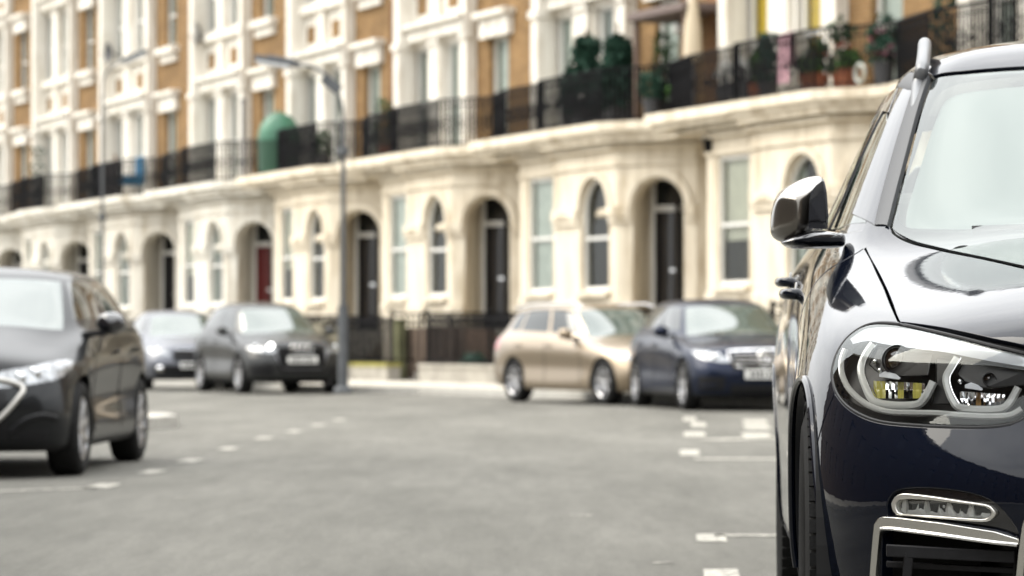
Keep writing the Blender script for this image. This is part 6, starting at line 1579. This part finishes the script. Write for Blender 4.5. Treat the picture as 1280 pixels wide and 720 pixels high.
# --- arch liners, wheels, underbody
for c in (A0, A1):
    rr = AR if c == A0 else .42
    for s_ in (-1, 1):
        al = MB(); V = []; n = 24
        for i in range(n+1):
            a = R(-8 + 196*i/n); y = c[0]+(rr+.012)*math.cos(a); z = c[1]+(rr+.012)*math.sin(a)
            V += [(s_*.90, y, z), (s_*.56, y, z)]
        al.add(V + [], [(2*i, 2*i+2, 2*i+3, 2*i+1) for i in range(n)] + [tuple(2*i+1 for i in range(n+1))])
        al.build('arch_liner', M_void, suv)
ub = MB(); ub.box(-.80, .80, 1.24, 3.26, .24, .27); ub.box(-.54, .54, .25, 4.4, .24, .30); ub.build('underbody', M_void, suv)
for s_ in (-1, 1):      # rolled lips round the arches
    for c, rr in ((A0, AR), (A1, .42)):
        pts = sh.side(arch(-6, 186 if c == A1 else 178, 40, c, rr), s_)
        lp = MB(); lp.tube([p + Vector((s_*.001, 0, 0)) for p in pts], .0085 if c == A0 else .004, n=8); lp.build('arch_lip', P_paint, suv, smooth='auto')
for s_ in (-1, 1):
    wheel(suv, s_*.795, A0[0], .366, .245, .245, s_, M_darkalloy, 5, tread=True, z=.362)
    wheel(suv, s_*.800, A1[0], .366, .245, .245, s_, M_darkalloy, 5, tread=True, z=.362)
# --- folded door mirror
def Wp(x, y, z): return SM.inverted() @ Vector(((x-640)*z/FPX, z, CAM_H-(y-HOR)*z/FPX))
def mirror_housing():
    secs = [  # x, y of front-top, back-top, bottom, z front, z back
        (962.5, 276, 272, 292, 8.03, 8.09), (965, 262, 256, 298, 8.00, 8.12), (972, 244, 239, 303.5, 7.96, 8.15), (984, 243.5, 230.5, 306.5, 7.925, 8.17), (996, 244.5, 223.5, 305, 7.90, 8.17),
        (1006, 241, 219.5, 298, 7.91, 8.16), (1013, 237, 218, 290, 7.93, 8.15), (1022, 229, 217.5, 287, 7.98, 8.13), (1030, 224, 220, 286, 8.03, 8.11), (1034, 240, 238, 285.5, 8.05, 8.09)]
    V = []; F = []; k = 10
    for x, yf, yb, yo, z0, z1 in secs:
        zm = (z0+z1)/2
        ring = [(x, (yf+yo)/2, z0), (x, yf+5, z0+.003), (x, yf+1, z0+.012), (x, yf*.55+yb*.45, z0+(z1-z0)*.4), (x, yb, z1-.03), (x, yb+6, z1), (x, (yb+yo)/2, z1), (x, yo-6, z1-.02), (x, yo, zm), (x, yo-5, z0+.01)]
        V += [Wp(*p) for p in ring]
    for i in range(len(secs)-1):
        for j in range(k): F.append((i*k+j, (i+1)*k+j, (i+1)*k+(j+1) % k, i*k+(j+1) % k))
    F += [tuple(range(k)), tuple(range(len(V)-k, len(V)))[::-1]]
    o = MB(); o.add(V, F); h = o.build('wing_mirror', car_paint('mirror_cap_reflection', (.13, .12, .105), .85, .28), suv, smooth=True)  # paler base colour stands in for the bright facade's reflection
    bm = bmesh.new(); bm.from_mesh(h.data); bmesh.ops.recalc_face_normals(bm, faces=bm.faces); bm.to_mesh(h.data); bm.free()
    md = h.modifiers.new('s', 'SUBSURF'); md.levels = 3; md.render_levels = 3
    return h
mh = mirror_housing()
def mpoly(name, pts, thick, m, bev=.002, dirv=None):
    P = [Wp(*p) for p in pts]; n = len(P); dv = dirv or Vector((.3, .95, 0))
    o = MB(); o.add(P + [p + dv*thick for p in P], [tuple(range(n)), tuple(range(n, 2*n))[::-1]] + [(i, n+i, n+(i+1) % n, (i+1) % n) for i in range(n)])
    ob = o.build(name, m, mh, bevel=bev); bm = bmesh.new(); bm.from_mesh(ob.data); bmesh.ops.recalc_face_normals(bm, faces=bm.faces); bm.to_mesh(ob.data); bm.free()
    return ob
mpoly('mirror_glass', [(1027.5,226,7.99),(1020,231.5,7.945),(1014,239,7.905),(1011.5,250,7.895),(1010.5,285,7.895),(1032,286.5,7.99),(1033,268,7.995),(1031,240,7.995)], .02, mat('black_mirror_inset', (.004, .004, .006), .12), .004)
# lower black shell and arm
arm = MB()
prof = [(975,303,303,7.93,8.10),(982,298,311,7.90,8.14),(996,291,313,7.89,8.15),(1012,287,313.5,7.90,8.12),(1035,287.5,312.5,7.93,8.08),(1048,290,311,7.96,8.08),(1058,291,309,7.98,8.10)]
V = []
for x, yt, yb, z0, z1 in prof:
    V += [Wp(*p) for p in ((x, yt+.3*(yb-yt), z0), (x, yt, z0+.03), (x, yt-.0, z1-.02), (x, yt+.5*(yb-yt), z1), (x, yb, z1-.03), (x, yb-.1*(yb-yt), z0+.02))]
arm.add(V, [(i*6+j, (i+1)*6+j, (i+1)*6+(j+1) % 6, i*6+(j+1) % 6) for i in range(len(prof)-1) for j in range(6)] + [tuple(range(6)), tuple(range(len(V)-6, len(V)))[::-1]])
ao = arm.build('mirror_arm', M_gloss, mh, smooth='auto'); bm = bmesh.new(); bm.from_mesh(ao.data); bmesh.ops.recalc_face_normals(bm, faces=bm.faces); bm.to_mesh(ao.data); bm.free()
md = ao.modifiers.new('s', 'SUBSURF'); md.levels = 2; md.render_levels = 2
mh2 = mirrored(mh); md = mh2.modifiers.new('s', 'SUBSURF'); md.levels = 3; md.render_levels = 3
for ch in list(mh.children):
    c = mirrored(ch); c.parent = mh2
# --- door handles
for s_ in (-1, 1):
    for a_, h_ in ((2.48, .985), (3.42, 1.035)):
        P0 = sh.side([(a_-.10, h_)], s_)[0]; P1 = sh.side([(a_+.10, h_+.004)], s_)[0]
        o = MB(); hp = [P0 + Vector((s_*-.01, 0, 0)), P0 + Vector((s_*.016, .005, 0)), P0.lerp(P1, .2) + Vector((s_*.030, 0, 0)), P0.lerp(P1, .5) + Vector((s_*.034, 0, 0)), P0.lerp(P1, .8) + Vector((s_*.030, 0, 0)), P1 + Vector((s_*.016, -.005, 0)), P1 + Vector((s_*-.01, 0, 0))]
        o.tube(smooth_line(hp, 5), .015, n=10)
        hd = o.build('door_handle', P_paint, suv, smooth='auto')
        cup = MB(); cup.ball((P0+P1)/2 + Vector((s_*.001, 0, 0)), .06, 8, sq=(.10, 1.0, .55)); cup.build('handle_cup', M_gloss, hd, smooth=True)
# --- cabin
cb = MB(); cb.add([(-.70, 1.50, 1.06), (.70, 1.50, 1.06), (.70, 1.62, 1.10), (-.70, 1.62, 1.10), (.70, 2.0, 1.05), (-.70, 2.0, 1.05), (.70, 2.05, .7), (-.70, 2.05, .7)], [(0, 1, 2, 3), (3, 2, 4, 5), (5, 4, 6, 7)])
cb.build('dashboard', M_dash, suv, bevel=.01)
for b_ in (-.38, .38):
    seat_ = MB(); seat_.obox((b_, 2.95, .95), Vector((.25, 0, 0)), Vector((0, .06, .02)), Vector((0, .07, .33))); seat_.box(b_-.25, b_+.25, 2.35, 2.88, .58, .72); seat_.obox((b_, 3.03, 1.36), Vector((.12, 0, 0)), Vector((0, .04, 0)), Vector((0, .01, .09)))
    seat_.build('seat', M_seat, suv, bevel=.04)
sw = MB()
c_ = Vector((.38, 2.10, 1.02)); sw.tube([c_ + Vector((.18*math.cos(2*math.pi*k/28), .18*math.sin(2*math.pi*k/28)*.35, .18*math.sin(2*math.pi*k/28)*.93)) for k in range(28)], .016, n=8, closed=True)
sw.box(.30, .46, 2.08, 2.13, .98, 1.05); sw.build('steering_wheel', M_blackp, suv, smooth='auto')
wsrefl_loop = [p for p in clear[2:-2]]
sl_ = [sh.snap(p)[0] for p in wsrefl_loop] 
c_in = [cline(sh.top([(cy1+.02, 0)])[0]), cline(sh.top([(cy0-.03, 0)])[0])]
panel(sh, 'windscreen_reflection', sl_ + c_in, (0, -.7, .7), M_wsrefl, suv, step=.04, mirror=True, flange=.002, off=-.035, roll=.001)  # pale panel added behind the glass to imitate reflected sky
fl_ = MB(); fl_.box(-.80, .80, 1.3, 4.3, .40, .44); fl_.box(-.80, .80, 1.28, 1.36, .42, 1.0); fl_.build('cabin_floor', M_void, suv)
if True:
    wp = MB(); wp.tube([Vector((-.1, 1.36, 1.135)), Vector((-.5, 1.42, 1.125))], .008, n=6); wp.tube([Vector((.58, 1.43, 1.12)), Vector((.05, 1.37, 1.135))], .008, n=6); wp.build('wiper', M_blackp, suv)
# ---------------- houses along the near street (seen in the paintwork)
def street_house(x, z0, z1, facing, lab, m):
    o = empty('brick_house', st(x, (z0+z1)/2), R(-1.8), lab, 'house', 'brick houses along the near street'); L = (z1-z0)/2
    w = MB(); n = int((z1-z0)/2.6); X = 0; ops = []
    for i in range(n):
        c = (i+.5)*(z1-z0)/n
        for zz in (1.2, 4.6, 8.0): ops.append((c-.5, c+.5, zz, zz+1.9, False))
    a, b_ = ((X, -L), (X, L)) if facing > 0 else ((X, L), (X, -L))
    wall(w, a, b_, 0, 11.5, ops, depth=.2)
    w.box(-8 if facing > 0 else .001, -.001 if facing > 0 else 8, L-.3, L-.001, 0, 11.5); w.box(-8 if facing > 0 else .001, -.001 if facing > 0 else 8, -L+.001, -L+.3, 0, 11.5)
    w.build('wall', m, o)
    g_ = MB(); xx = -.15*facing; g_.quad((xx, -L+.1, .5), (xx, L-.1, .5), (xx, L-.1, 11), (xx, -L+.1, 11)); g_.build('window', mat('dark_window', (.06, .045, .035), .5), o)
    s_ = MB()
    for i in range(n):
        c = -L + (i+.5)*(z1-z0)/n
        pass
    s_.box(*sorted((.25*facing, -.1*facing)), -L, L, 11.5, 11.8); s_.build('window_sill', M_stone, o)
    r_ = MB(); r_.add([(0, -L, 11.8), (0, L, 11.8), (-4*facing, L, 14), (-4*facing, -L, 14), (-8*facing, L, 11.8), (-8*facing, -L, 11.8)], [(0, 1, 2, 3), (3, 2, 4, 5)]); r_.add([(0, -L, 11.8), (-4*facing, -L, 14), (-8*facing, -L, 11.8)], [(0, 1, 2)]); r_.build('roof', MATS['slate_roof'], o)
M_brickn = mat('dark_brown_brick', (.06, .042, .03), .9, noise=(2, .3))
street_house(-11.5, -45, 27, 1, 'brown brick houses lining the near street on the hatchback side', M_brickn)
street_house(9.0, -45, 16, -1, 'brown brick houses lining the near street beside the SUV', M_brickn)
# unseen houses added behind the viewer, blocking bright sky from the reflections
def sky_blocking_house():
    o = empty('brick_house', (2, -75, 0), 0, 'unseen brick houses added behind the viewer to darken reflections', 'house', 'brick houses along the near street')
    w = MB(); ops = [(c-.5, c+.5, zz, zz+1.9, False) for c in [1.5+3*i for i in range(13)] for zz in (1.2, 4.6)]
    wall(w, (20, 0), (-20, 0), 0, 9.9, ops, depth=.2); w.build('wall', M_brickd, o)
    g_ = MB(); g_.quad((20, -.15, .5), (-20, -.15, .5), (-20, -.15, 8), (20, -.15, 8)); g_.build('window', MATS['dark_window'], o)
    r_ = MB(); r_.add([(20, 0, 9.9), (-20, 0, 9.9), (-20, -5, 12), (20, -5, 12)], [(0, 1, 2, 3)]); r_.build('roof', MATS['slate_roof'], o)
sky_blocking_house()
